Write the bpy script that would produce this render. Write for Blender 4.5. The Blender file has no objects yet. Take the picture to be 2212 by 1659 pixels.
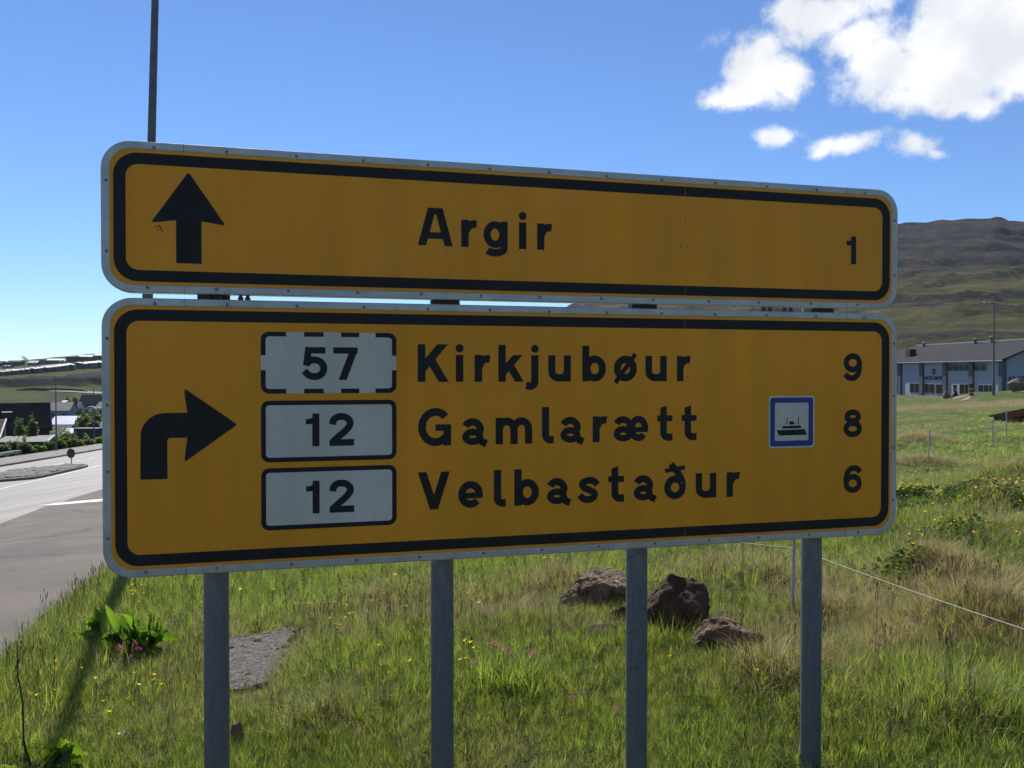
import bpy, bmesh, math, random
import numpy as np
from mathutils import Vector, Matrix, Euler

random.seed(7)
RNG = np.random.default_rng(7)
scene = bpy.context.scene
COL = scene.collection

# ------------------------------------------------------------------ camera
CAMZ = 1.55
PITCH = math.radians(-0.75)
FPX = 1877.0            # focal length on a 2212 px wide picture
cam_data = bpy.data.cameras.new('camera')
cam_data.sensor_width = 36.0
cam_data.lens = 36.0 * FPX / 2212.0
cam_data.clip_start = 0.05
cam_data.clip_end = 20000.0
cam = bpy.data.objects.new('camera', cam_data)
COL.objects.link(cam)
cam.location = (0, 0, CAMZ)
cam.rotation_euler = (math.radians(90) + PITCH, 0, 0)
scene.camera = cam

# ------------------------------------------------------------------ sun and sky
SUN_AZ = math.radians(-18.0)
SUN_EL = math.radians(47.0)
SUN_DIR = Vector((math.sin(SUN_AZ) * math.cos(SUN_EL), math.cos(SUN_AZ) * math.cos(SUN_EL), math.sin(SUN_EL)))
sun_data = bpy.data.lights.new('sun', 'SUN')
sun_data.energy = 5.0
sun_data.angle = math.radians(0.55)
sun_data.color = (1.0, 0.95, 0.87)
sun = bpy.data.objects.new('sun', sun_data)
COL.objects.link(sun)
sun.location = (-20, 60, 80)
sun.rotation_euler = SUN_DIR.to_track_quat('Z', 'Y').to_euler()

world = bpy.data.worlds.new('World')
scene.world = world
world.cycles.sampling_method = 'MANUAL'
world.cycles.sample_map_resolution = 512
world.use_nodes = True
SKY_STRENGTH = 0.105
def cloud_deg(x, y, rx, ry, tilt, st):
    """cloud lobes surveyed on a 2212 px wide plan of the view, turned into azimuth and elevation"""
    a = math.atan2(x - 1106, FPX); e = math.atan((805 - y) / FPX * math.cos(a))
    k = math.degrees(1) / FPX * 1.22
    return (math.degrees(a), math.degrees(e), rx * k * math.cos(a) ** 2, ry * k * math.cos(a), tilt, st)
CLOUDS = [cloud_deg(*c) for c in [
    # the big bank, upper right
    (2010, 172, 185, 66, -4, 1.0), (1900, 140, 80, 50, 0, .95), (2090, 95, 210, 85, 0, 1.0), (1810, 28, 150, 46, 12, .8), (1700, 32, 46, 40, 0, .62),
    (2150, 20, 220, 100, 0, 1.0), (2220, 130, 130, 90, 0, 1.0), (1960, 212, 100, 36, -6, .9), (2075, 232, 95, 26, -4, .8), (1850, 78, 70, 40, 20, .8),
    # the lone puff left of it
    (1640, 168, 72, 58, 0, 1.0), (1600, 205, 95, 30, 2, .9), (1655, 112, 32, 36, 0, .85), (1545, 220, 44, 18, 6, .75), (1695, 172, 42, 46, 0, .8),
    # three small ones in a row beneath
    (1672, 300, 44, 22, -6, .72), (1822, 314, 80, 20, 9, .72), (1772, 332, 36, 14, 16, .6), (1980, 312, 54, 26, -12, .8), (2014, 332, 30, 12, -14, .6),
    (1535, 95, 14, 8, 30, .12)]]
CLOUDS += [   # and on round the sky, out of view
    (52, 24, 10, 4, 4, .9), (66, 15, 9, 2.6, -3, .8), (92, 26, 15, 5, 5, .9), (140, 34, 16, 6, -6, .85), 
    (-168, 26, 13, 5, -4, .85), (-118, 33, 14, 6, 5, .85), (-70, 34, 10, 4, 6, .7),
]

def build_world():
    nt = world.node_tree
    nt.nodes.clear()
    N = nt.nodes.new
    def mth(op, a, b=None, c=None, clamp=False):
        n = N('ShaderNodeMath'); n.operation = op; n.use_clamp = clamp
        for i, v in enumerate((a, b, c)):
            if v is None: continue
            if isinstance(v, (int, float)): n.inputs[i].default_value = v
            else: nt.links.new(v, n.inputs[i])
        return n.outputs[0]
    out = N('ShaderNodeOutputWorld')
    bg = N('ShaderNodeBackground')
    sky = N('ShaderNodeTexSky')
    sky.sky_type = 'NISHITA'
    sky.sun_disc = False
    sky.sun_elevation = SUN_EL
    sky.sun_rotation = SUN_AZ
    sky.altitude = 50
    sky.air_density = 0.8
    sky.dust_density = 0.0
    sky.ozone_density = 10.0
    tc = N('ShaderNodeTexCoord')
    sep = N('ShaderNodeSeparateXYZ')
    nt.links.new(tc.outputs['Generated'], sep.inputs[0])
    x, y, z = sep.outputs
    az = mth('MULTIPLY', mth('ARCTAN2', x, y), 180 / math.pi)
    el = mth('MULTIPLY', mth('ARCSINE', z), 180 / math.pi)
    no = N('ShaderNodeTexNoise'); no.noise_dimensions = '3D'
    no.inputs['Scale'].default_value = 16.0; no.inputs['Detail'].default_value = 6.0; no.inputs['Roughness'].default_value = .60
    nt.links.new(tc.outputs['Generated'], no.inputs['Vector'])
    no2 = N('ShaderNodeTexNoise'); no2.noise_dimensions = '3D'
    no2.inputs['Scale'].default_value = 11.0; no2.inputs['Detail'].default_value = 4.0
    nt.links.new(tc.outputs['Generated'], no2.inputs['Vector'])
    no3 = N('ShaderNodeTexNoise'); no3.noise_dimensions = '3D'
    no3.inputs['Scale'].default_value = 60.0; no3.inputs['Detail'].default_value = 5.0; no3.inputs['Roughness'].default_value = .62
    nt.links.new(tc.outputs['Generated'], no3.inputs['Vector'])
    cmb = N('ShaderNodeCombineXYZ')
    nt.links.new(az, cmb.inputs[0]); nt.links.new(el, cmb.inputs[1])
    acc = None
    for (a0, e0, ra, re, tilt, st) in CLOUDS:
        mp = N('ShaderNodeMapping'); mp.vector_type = 'TEXTURE'
        mp.inputs['Location'].default_value = (a0, e0, 0)
        mp.inputs['Rotation'].default_value = (0, 0, math.radians(tilt))
        mp.inputs['Scale'].default_value = (ra, re, 1)
        nt.links.new(cmb.outputs[0], mp.inputs['Vector'])
        ln = N('ShaderNodeVectorMath'); ln.operation = 'LENGTH'
        nt.links.new(mp.outputs[0], ln.inputs[0])
        val = mth('MULTIPLY_ADD', ln.outputs['Value'], -st, st)
        acc = val if acc is None else mth('SMOOTH_MAX', acc, val, .12)
    dens = mth('ADD', acc, mth('MULTIPLY', mth('SUBTRACT', no.outputs['Fac'], .5), 1.5))
    dens = mth('ADD', dens, mth('MULTIPLY', mth('SUBTRACT', no3.outputs['Fac'], .5), .75))
    mr = N('ShaderNodeMapRange'); mr.interpolation_type = 'SMOOTHSTEP'
    mr.inputs['From Min'].default_value = -.06; mr.inputs['From Max'].default_value = .56
    nt.links.new(dens, mr.inputs['Value'])
    # cloud body: white, a little greyer where it is thick and low
    sh = N('ShaderNodeMapRange'); sh.interpolation_type = 'SMOOTHSTEP'
    sh.inputs['From Min'].default_value = .42; sh.inputs['From Max'].default_value = .66
    nt.links.new(no2.outputs['Fac'], sh.inputs['Value'])
    cm = N('ShaderNodeMix'); cm.data_type = 'RGBA'
    nt.links.new(sh.outputs[0], cm.inputs['Factor'])
    cm.inputs[6].default_value = (.83 / SKY_STRENGTH, .83 / SKY_STRENGTH, .84 / SKY_STRENGTH, 1)
    cm.inputs[7].default_value = (.63 / SKY_STRENGTH, .65 / SKY_STRENGTH, .69 / SKY_STRENGTH, 1)
    mix = N('ShaderNodeMix'); mix.data_type = 'RGBA'
    nt.links.new(mth('MULTIPLY', mr.outputs[0], .985), mix.inputs['Factor'])
    nt.links.new(sky.outputs[0], mix.inputs[6])
    nt.links.new(cm.outputs[2], mix.inputs[7])
    nt.links.new(mix.outputs[2], bg.inputs['Color'])
    bg.inputs['Strength'].default_value = SKY_STRENGTH
    nt.links.new(bg.outputs[0], out.inputs['Surface'])
build_world()

vs = scene.view_settings
vs.view_transform = 'Standard'
vs.look = 'None'
vs.exposure = 0.38
vs.gamma = 1.0
vs.use_curve_mapping = False
cy = scene.cycles
cy.max_bounces = 5
cy.diffuse_bounces = 2
cy.glossy_bounces = 2
cy.transmission_bounces = 4
cy.transparent_max_bounces = 8
cy.caustics_reflective = False
cy.caustics_refractive = False
cy.sample_clamp_indirect = 6.0
cy.use_denoising = True
cy.use_adaptive_sampling = True
cy.adaptive_threshold = .018
scene.render.filter_size = 1.2
cy.adaptive_min_samples = 16

# ------------------------------------------------------------------ terrain function
def hash2(ix, iy, seed):
    n = (ix.astype(np.int64) * 374761393 + iy.astype(np.int64) * 668265263 + seed * 974634777) & 0x7fffffff
    n = ((n ^ (n >> 13)) * 1274126177) & 0x7fffffff
    return ((n ^ (n >> 16)) & 0xffff) / 65535.0
def vnoise(x, y, seed=0):
    ix = np.floor(x); iy = np.floor(y); fx = x - ix; fy = y - iy
    fx = fx * fx * (3 - 2 * fx); fy = fy * fy * (3 - 2 * fy)
    a = hash2(ix, iy, seed); b = hash2(ix + 1, iy, seed); c = hash2(ix, iy + 1, seed); d = hash2(ix + 1, iy + 1, seed)
    return (a * (1 - fx) + b * fx) * (1 - fy) + (c * (1 - fx) + d * fx) * fy
def fbm(x, y, octv=4, seed=0):
    x = np.asarray(x, float); y = np.asarray(y, float)
    s = 0; a = .5; t = 0
    for k in range(octv):
        s = s + a * (vnoise(x, y, seed + k) * 2 - 1); t += a; x = x * 2.03 + 7.1; y = y * 2.03 + 3.7; a *= .5
    return s / t
def sstep(a, b, x):
    t = np.clip((x - a) / (b - a), 0, 1); return t * t * (3 - 2 * t)

RD = np.array([-.255, .967]); RN = np.array([-.967, -.255])      # along the road, and to its left
def road_sw(x, y):
    return x * RD[0] + y * RD[1], x * RN[0] + y * RN[1]
def road_xy(s, w):
    return s * RD[0] + w * RN[0], s * RD[1] + w * RN[1]
def base_plane(x, y):
    az = np.degrees(np.arctan2(x, np.maximum(y, .01)))
    L = 1 - sstep(-20, 0, az)
    yy = np.clip(y, -40, 170); xx = np.clip(x, -90, 90)
    return -(.0466 * yy - .0629 * xx - .00007 * yy * yy * L * (yy > 0))
LP_R = [0, 118, 130, 150, 200, 300, 450, 600, 690, 756, 763, 850, 950, 1050, 1150, 1300, 1700, 3000, 9000]
LP_H = [9, 9.6, 11.5, 14, 16.5, 20.8, 20.4, 19.2, 15.0, 10.8, 4.2, 1.4, -3.8, -9, -12, -3, 30, 60, 60]
RP_R = [0, 100, 158, 185, 250, 400, 700, 1000, 1250, 1400, 1500, 2200, 3500, 9000]
RP_H = [1.5, 3.0, 3.84, 4.2, 0, -7.5, -54, -130, -200, -241, -238, -120, 40, 60]
MID_R = [0, 60, 150, 400, 900, 2000, 4000, 9000]
MID_H = [4, 4.5, 8, 14, 18, 40, 60, 60]
RIDGE_AZ = [-180, -12, -6, .4, 10, 24, 26, 29, 29.6, 30.5, 36, 45, 70, 90, 180]
RIDGE_M = [0, 0, .20, .43, .67, .910, .918, .915, .896, .874, .84, .74, .46, .2, 0]
MOUNDS = []
def slab_mask(x, y):
    """1 on and round the old concrete slab"""
    u = (x + 1.75) * .98 + (y - 5.75) * .18; v = -(x + 1.75) * .18 + (y - 5.75) * .98
    return (1 - sstep(.32, .62, np.abs(u + .12))) * (1 - sstep(.55, .95, np.abs(v)))
def ground(x, y, detail=True):
    x = np.asarray(x, float); y = np.asarray(y, float)
    r = np.hypot(x, y); az = np.degrees(np.arctan2(x, y))
    near = base_plane(x, y)
    lp = -np.interp(r + fbm(x / 70., y / 70., 2, 51) * 12 * sstep(650, 720, r) * (1 - sstep(800, 900, r)), LP_R, LP_H)
    lp = lp + sstep(700, 1100, r) * np.clip((az + 30.5) / 5.5, -1, 1.6) * 20 / FPX * r
    rz = -np.interp(r, RP_R, RP_H)
    m = np.interp(az, RIDGE_AZ, RIDGE_M)
    rz = np.where(rz > 0, rz * m, rz)
    md = -np.interp(r, MID_R, MID_H)
    wl = (1 - sstep(-24.5, -10, az)) * sstep(-80, -45, az)
    wr = sstep(-14, 8, az) * (1 - sstep(60, 110, az))
    tot = np.maximum(wl + wr, 1.0)
    far = (wl * lp + wr * rz) / tot + np.clip(1 - wl - wr, 0, 1) * md + CAMZ
    q = 24.0                                             # stepped basalt
    zz = far + fbm(x / 170., y / 170., 4, 5) * 24
    t = zz / q - np.floor(zz / q)
    st = np.where(t < .78, t * .42, .3276 + (t - .78) / .22 * .6724)
    far = far + (st - t) * q * (.55 + .45 * fbm(x / 70., y / 70., 2, 8)) * wr * sstep(230, 420, r) * (m > 0.05)
    rough = sstep(160, 500, r)
    far = far + rough * (fbm(x / 60., y / 60., 4, 11) * 3.0 + fbm(x / 14., y / 14., 3, 12) * (1.3 + 1.6 * sstep(500, 900, r))) * (.25 + .75 * wr)
    kk = np.where(az < -10, sstep(118, 150, r), sstep(105, 150, r))
    z = near * (1 - kk) + far * kk
    s, w = road_sw(x, y)
    z = z - sstep(24, 31, w) * (1 - sstep(118, 150, r)) * 1.9 * (y > 0)
    z = z + .45 * sstep(86, 96, r) * (1 - sstep(112, 124, r)) * sstep(26.2, 28, az) * (1 - sstep(50, 60, az))   # grass bank before the office
    if detail:
        amp = (1 - sstep(1.2, 2.6, w) * (1 - sstep(24, 28, w))) * (1 - sstep(60, 160, r))
        b = fbm(x / 2.3, y / 2.3, 3, 21) * .10 + fbm(x / .7, y / .7, 2, 22) * .035
        b = b + fbm(x / 9., y / 9., 2, 23) * .30 * sstep(10, 30, r) + (np.maximum(fbm(x / 2.6, y / 2.6, 2, 24), -.1) * .30) * sstep(8, 12, r) * sstep(2, 5, x)
        z = z + b * amp * sstep(1.5, 4, r)
        for (mx, my, mr, mh) in MOUNDS:
            z = z + mh * np.exp(-((x - mx) ** 2 + (y - my) ** 2) / (mr * mr) * 1.6)
    z = z - .19 * (1 - sstep(3.7, 5.6, r))
    z = z - .045 * slab_mask(x, y)
    inroad = sstep(2.0, 2.5, w) * (1 - sstep(23.2, 24.2, w)) * (1 - sstep(190, 230, s))
    return z - .07 * inroad
def gz(x, y):
    return float(ground(x, y))
def view_ray(px, py):
    x = (px - 1106) / FPX; u = (829.5 - py) / FPX
    return np.array([x, math.cos(PITCH) - u * math.sin(PITCH), math.sin(PITCH) + u * math.cos(PITCH)])
def at(px, py, d):
    r = view_ray(px, py); return np.array([0, 0, CAMZ]) + r / r[1] * d
def hit(px, py, dmin=1.5, dmax=3000.):
    """where the line of sight through a survey mark meets the ground"""
    r = view_ray(px, py); r = r / r[1]
    t = dmin * np.exp(np.linspace(0, math.log(dmax / dmin), 3000))
    X = r[0] * t; Z = CAMZ + r[2] * t
    d = Z - ground(X, t, True)
    i = int(np.argmax(d < 0))
    if d[i] >= 0: i = len(t) - 1
    a = d[i - 1] / (d[i - 1] - d[i]) if i else 0
    tt = t[i - 1] + a * (t[i] - t[i - 1]) if i else t[0]
    return np.array([r[0] * tt, tt, float(ground(r[0] * tt, tt))])

# ------------------------------------------------------------------ helpers
def new_mesh(name, verts, faces, mat=None, smooth=False, mats=None, midx=None):
    me = bpy.data.meshes.new(name)
    verts = np.asarray(verts, dtype=np.float32).reshape(-1, 3)
    if isinstance(faces, np.ndarray) and faces.ndim == 2:
        n, k = faces.shape
        me.vertices.add(len(verts)); me.vertices.foreach_set('co', verts.ravel())
        me.loops.add(n * k); me.loops.foreach_set('vertex_index', faces.astype(np.int32).ravel())
        me.polygons.add(n)
        me.polygons.foreach_set('loop_start', np.arange(0, n * k, k, dtype=np.int32))
        me.polygons.foreach_set('loop_total', np.full(n, k, dtype=np.int32))
        me.update(calc_edges=True)
    else:
        me.from_pydata([tuple(v) for v in verts.tolist()], [], [tuple(f) for f in faces])
    if mats:
        for m in mats: me.materials.append(m)
        if midx is not None: me.polygons.foreach_set('material_index', np.asarray(midx, dtype=np.int32))
    elif mat: me.materials.append(mat)
    if smooth: me.polygons.foreach_set('use_smooth', np.ones(len(me.polygons), dtype=bool))
    me.validate(clean_customdata=False)
    return me
def link(name, me, parent=None, loc=None, rotz=None):
    o = bpy.data.objects.new(name, me)
    COL.objects.link(o)
    if parent is not None: o.parent = parent
    if loc is not None: o.location = [float(v) for v in loc]
    if rotz is not None: o.rotation_euler = (0, 0, rotz)
    return o
def tag(o, label=None, cat=None, group=None, kind=None):
    if label: o['label'] = label
    if cat: o['category'] = cat
    if group: o['group'] = group
    if kind: o['kind'] = kind
    return o
def empty(name, loc=(0, 0, 0), rotz=0, label=None, cat=None, group=None):
    o = link(name, None, None, loc, rotz); o.empty_display_size = .2
    return tag(o, label, cat, group)
def copy_tree(o, parent=None):
    c = o.copy(); COL.objects.link(c); c.parent = parent
    for ch in list(o.children): copy_tree(ch, c)
    return c

class MB:
    """collects simple solids for one part"""
    def __init__(self): self.v = []; self.f = []; self.m = []
    def add(self, vs, fs, mi=0):
        b = len(self.v); self.v += [tuple(map(float, p)) for p in vs]; self.f += [tuple(i + b for i in q) for q in fs]; self.m += [mi] * len(fs); return self
    def box(self, x0, y0, z0, x1, y1, z1, mi=0, bev=0.0):
        if bev > 0:
            b = bev
            bm = bmesh.new()
            bmesh.ops.create_cube(bm, size=1)
            for v in bm.verts:
                v.co = Vector(((x0 + x1) / 2 + v.co.x * (x1 - x0), (y0 + y1) / 2 + v.co.y * (y1 - y0), (z0 + z1) / 2 + v.co.z * (z1 - z0)))
            bmesh.ops.bevel(bm, geom=list(bm.edges), offset=b, segments=1, affect='EDGES')
            bm.verts.index_update()
            self.add([v.co for v in bm.verts], [[v.index for v in f.verts] for f in bm.faces], mi); bm.free(); return self
        return self.add([(x0, y0, z0), (x1, y0, z0), (x1, y1, z0), (x0, y1, z0), (x0, y0, z1), (x1, y0, z1), (x1, y1, z1), (x0, y1, z1)],
                        [(0, 3, 2, 1), (4, 5, 6, 7), (0, 1, 5, 4), (1, 2, 6, 5), (2, 3, 7, 6), (3, 0, 4, 7)], mi)
    def prism(self, poly, y0, y1, mi=0):
        """poly in x,z pulled along y"""
        n = len(poly)
        vs = [(p[0], y0, p[1]) for p in poly] + [(p[0], y1, p[1]) for p in poly]
        fs = [tuple(range(n)), tuple(range(2 * n - 1, n - 1, -1))] + [(i, n + i, n + (i + 1) % n, (i + 1) % n) for i in range(n)]
        return self.add(vs, fs, mi)
    def tube(self, pts, rad, n=10, mi=0, caps=True):
        pts = [Vector(p) for p in pts]
        rads = rad if isinstance(rad, (list, tuple)) else [rad] * len(pts)
        b = len(self.v); up = Vector((0, 0, 1))
        for i, p in enumerate(pts):
            t = (pts[min(i + 1, len(pts) - 1)] - pts[max(i - 1, 0)]).normalized()
            a = t.cross(up)
            if a.length < 1e-3: a = t.cross(Vector((0, 1, 0)))
            a.normalize(); c = a.cross(t)
            for k in range(n):
                th = 2 * math.pi * k / n
                q = p + (a * math.cos(th) + c * math.sin(th)) * rads[i]
                self.v.append(tuple(q))
        for i in range(len(pts) - 1):
            for k in range(n):
                self.f.append((b + i * n + k, b + i * n + (k + 1) % n, b + (i + 1) * n + (k + 1) % n, b + (i + 1) * n + k)); self.m.append(mi)
        if caps:
            self.f.append(tuple(b + k for k in range(n - 1, -1, -1))); self.m.append(mi)
            e = b + (len(pts) - 1) * n
            self.f.append(tuple(e + k for k in range(n))); self.m.append(mi)
        return self
    def lathe(self, prof, n=20, mi=0, c=(0, 0, 0)):
        b = len(self.v)
        for (r, z) in prof:
            for k in range(n):
                th = 2 * math.pi * k / n
                self.v.append((c[0] + r * math.cos(th), c[1] + r * math.sin(th), c[2] + z))
        for i in range(len(prof) - 1):
            for k in range(n):
                self.f.append((b + i * n + k, b + i * n + (k + 1) % n, b + (i + 1) * n + (k + 1) % n, b + (i + 1) * n + k)); self.m.append(mi)
        self.f.append(tuple(b + k for k in range(n - 1, -1, -1))); self.m.append(mi)
        e = b + (len(prof) - 1) * n
        self.f.append(tuple(e + k for k in range(n))); self.m.append(mi)
        return self
    def mesh(self, name, mats, smooth=False):
        mats = mats if isinstance(mats, (list, tuple)) else [mats]
        return new_mesh(name, np.array(self.v, dtype=np.float32), self.f, mats=mats, midx=self.m, smooth=smooth)
    def build(self, name, mats, parent=None, loc=None, rotz=None, smooth=False, angle=None):
        o = link(name, self.mesh(name, mats, smooth), parent, loc, rotz)
        if angle: smooth_by_angle(o.data, angle)
        return o
def smooth_by_angle(me, deg=35):
    bm = bmesh.new(); bm.from_mesh(me)
    for f in bm.faces: f.smooth = True
    for e in bm.edges:
        e.smooth = not (len(e.link_faces) == 2 and e.calc_face_angle(0) > math.radians(deg))
    bm.to_mesh(me); bm.free()

# ------------------------------------------------------------------ materials
def nodes_of(name):
    m = bpy.data.materials.new(name); m.use_nodes = True
    nt = m.node_tree; nt.nodes.clear()
    out = nt.nodes.new('ShaderNodeOutputMaterial')
    return m, nt, out
def mk_mat(name, col, var=.12, scale=6.0, rough=.7, metal=0.0, bump=0.0, bscale=40.0, spec=.5, col2=None, detail=5.0, stretch=None, rvar=0.0, coat=0.0):
    m, nt, out = nodes_of(name)
    p = nt.nodes.new('ShaderNodeBsdfPrincipled')
    nt.links.new(p.outputs[0], out.inputs['Surface'])
    tc = nt.nodes.new('ShaderNodeTexCoord')
    vec = tc.outputs['Object']
    if stretch:
        mp = nt.nodes.new('ShaderNodeMapping'); mp.inputs['Scale'].default_value = stretch
        nt.links.new(vec, mp.inputs['Vector']); vec = mp.outputs[0]
    no = nt.nodes.new('ShaderNodeTexNoise'); no.inputs['Scale'].default_value = scale; no.inputs['Detail'].default_value = detail; no.inputs['Roughness'].default_value = .62
    nt.links.new(vec, no.inputs['Vector'])
    cr = nt.nodes.new('ShaderNodeValToRGB')
    c = np.array(col, float)
    lo = np.clip(c * (1 - var), 0, 1); hi = np.clip(c * (1 + var), 0, 1) if col2 is None else np.array(col2)
    cr.color_ramp.elements[0].position = .3; cr.color_ramp.elements[1].position = .7
    cr.color_ramp.elements[0].color = (*lo, 1); cr.color_ramp.elements[1].color = (*hi, 1)
    nt.links.new(no.outputs['Fac'], cr.inputs[0])
    nt.links.new(cr.outputs[0], p.inputs['Base Color'])
    p.inputs['Roughness'].default_value = rough
    p.inputs['Metallic'].default_value = metal
    p.inputs['Specular IOR Level'].default_value = spec
    if coat: p.inputs['Coat Weight'].default_value = coat; p.inputs['Coat Roughness'].default_value = .15
    if rvar:
        mr = nt.nodes.new('ShaderNodeMapRange'); mr.inputs['To Min'].default_value = rough - rvar; mr.inputs['To Max'].default_value = rough + rvar
        nt.links.new(no.outputs['Fac'], mr.inputs['Value']); nt.links.new(mr.outputs[0], p.inputs['Roughness'])
    if bump:
        nb = nt.nodes.new('ShaderNodeTexNoise'); nb.inputs['Scale'].default_value = bscale; nb.inputs['Detail'].default_value = 6
        nt.links.new(vec, nb.inputs['Vector'])
        bn = nt.nodes.new('ShaderNodeBump'); bn.inputs['Strength'].default_value = bump; bn.inputs['Distance'].default_value = .02
        nt.links.new(nb.outputs['Fac'], bn.inputs['Height']); nt.links.new(bn.outputs[0], p.inputs['Normal'])
    return m
def leaf_mat(name, col, trans_col, trans=.45, var=.35, rough=.5, spec=.3, wscale=.6):
    """leaf or blade: reflects on one side, lets light through to the other"""
    m, nt, out = nodes_of(name)
    L = nt.links.new
    p = nt.nodes.new('ShaderNodeBsdfPrincipled'); p.inputs['Roughness'].default_value = rough; p.inputs['Specular IOR Level'].default_value = spec
    tr = nt.nodes.new('ShaderNodeBsdfTranslucent')
    mx = nt.nodes.new('ShaderNodeMixShader'); mx.inputs[0].default_value = trans
    oi = nt.nodes.new('ShaderNodeObjectInfo')
    geo = nt.nodes.new('ShaderNodeNewGeometry')
    no = nt.nodes.new('ShaderNodeTexNoise'); no.inputs['Scale'].default_value = wscale; no.inputs['Detail'].default_value = 4
    L(geo.outputs['Position'], no.inputs['Vector'])
    a = nt.nodes.new('ShaderNodeMath'); a.operation = 'ADD'
    L(oi.outputs['Random'], a.inputs[0]); 
    b = nt.nodes.new('ShaderNodeMath'); b.operation = 'MULTIPLY'; b.inputs[1].default_value = 1.6
    L(no.outputs['Fac'], b.inputs[0]); L(b.outputs[0], a.inputs[1])
    mr = nt.nodes.new('ShaderNodeMapRange'); mr.inputs['From Min'].default_value = .3; mr.inputs['From Max'].default_value = 2.1
    mr.inputs['To Min'].default_value = 1 - var; mr.inputs['To Max'].default_value = 1 + var
    L(a.outputs[0], mr.inputs['Value'])
    for c, tgt in ((col, p.inputs['Base Color']), (trans_col, tr.inputs['Color'])):
        vm = nt.nodes.new('ShaderNodeVectorMath'); vm.operation = 'SCALE'; vm.inputs[0].default_value = c
        L(mr.outputs[0], vm.inputs['Scale']); L(vm.outputs[0], tgt)
    L(p.outputs[0], mx.inputs[1]); L(tr.outputs[0], mx.inputs[2]); L(mx.outputs[0], out.inputs['Surface'])
    return m

M = {}
M['alu'] = mk_mat('galvanised aluminium', (.46, .45, .405), .2, 9, .42, .40, .05, 60, rvar=.1)
M['post'] = None
def sheet_material(name, col, rough=.48):
    """retro-reflective sheeting: fine grain, rain streaks and a little grime"""
    m, nt, out = nodes_of(name); L = nt.links.new; N = nt.nodes.new
    p = N('ShaderNodeBsdfPrincipled'); L(p.outputs[0], out.inputs['Surface'])
    tc = N('ShaderNodeTexCoord')
    def noise(sc, d, st=None):
        n = N('ShaderNodeTexNoise'); n.inputs['Scale'].default_value = sc; n.inputs['Detail'].default_value = d; v = tc.outputs['Object']
        if st: mp = N('ShaderNodeMapping'); mp.inputs['Scale'].default_value = st; L(v, mp.inputs[0]); v = mp.outputs[0]
        L(v, n.inputs['Vector']); return n.outputs['Fac']
    def rng_(f, a, b, lo, hi):
        n = N('ShaderNodeMapRange'); n.inputs['From Min'].default_value = a; n.inputs['From Max'].default_value = b; n.inputs['To Min'].default_value = lo; n.inputs['To Max'].default_value = hi; L(f, n.inputs['Value']); return n.outputs[0]
    def mul(a, b):
        n = N('ShaderNodeMath'); n.operation = 'MULTIPLY'; L(a, n.inputs[0]); L(b, n.inputs[1]); return n.outputs[0]
    k = mul(rng_(noise(1.3, 5), .3, .7, .90, 1.08), rng_(noise(9, 6, (1, 1, .06)), .35, .75, 1.03, .90))
    k = mul(k, rng_(noise(260, 3), .3, .7, .90, 1.10))
    k = mul(k, rng_(noise(48, 2), .66, .74, 1.0, .86))
    vm = N('ShaderNodeVectorMath'); vm.operation = 'SCALE'; vm.inputs[0].default_value = col; L(k, vm.inputs['Scale']); L(vm.outputs[0], p.inputs['Base Color'])
    L(rng_(noise(5, 5), .3, .7, rough - .10, rough + .14), p.inputs['Roughness']); p.inputs['Specular IOR Level'].default_value = .25
    return m
M['yellow'] = sheet_material('yellow reflective sheet', (.84, .322, .016))
M['black'] = mk_mat('black sign film', (.020, .0185, .0175), .25, 5, .5, 0, 0, 40, .2)
M['white'] = sheet_material('white reflective sheet', (.63, .585, .485))
M['blue'] = mk_mat('blue sign film', (.012, .035, .20), .08, 6, .4)
M['screw'] = mk_mat('steel screw', (.22, .22, .21), .2, 80, .45, .8)
M['clamp'] = mk_mat('dark clamp steel', (.09, .075, .065), .3, 30, .6, .6)
M['galv'] = mk_mat('galvanised steel', (.27, .29, .31), .2, 14, .5, .55, .06, 90, rvar=.08)
M['darksteel'] = mk_mat('weathered steel', (.125, .125, .135), .2, 8, .6, .25)
M['concrete'] = mk_mat('rough concrete', (.135, .124, .112), .75, 40, .95, 0, 1.0, 60, .1)
M['moss'] = mk_mat('orange brown moss', (.10, .058, .025), .5, 18, 1.0, 0, .8, 70, .1)
M['stake'] = mk_mat('pale plastic stake', (.40, .42, .47), .12, 20, .5)
M['wire'] = mk_mat('pale fence cord', (.44, .46, .38), .2, 40, .7)
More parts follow.
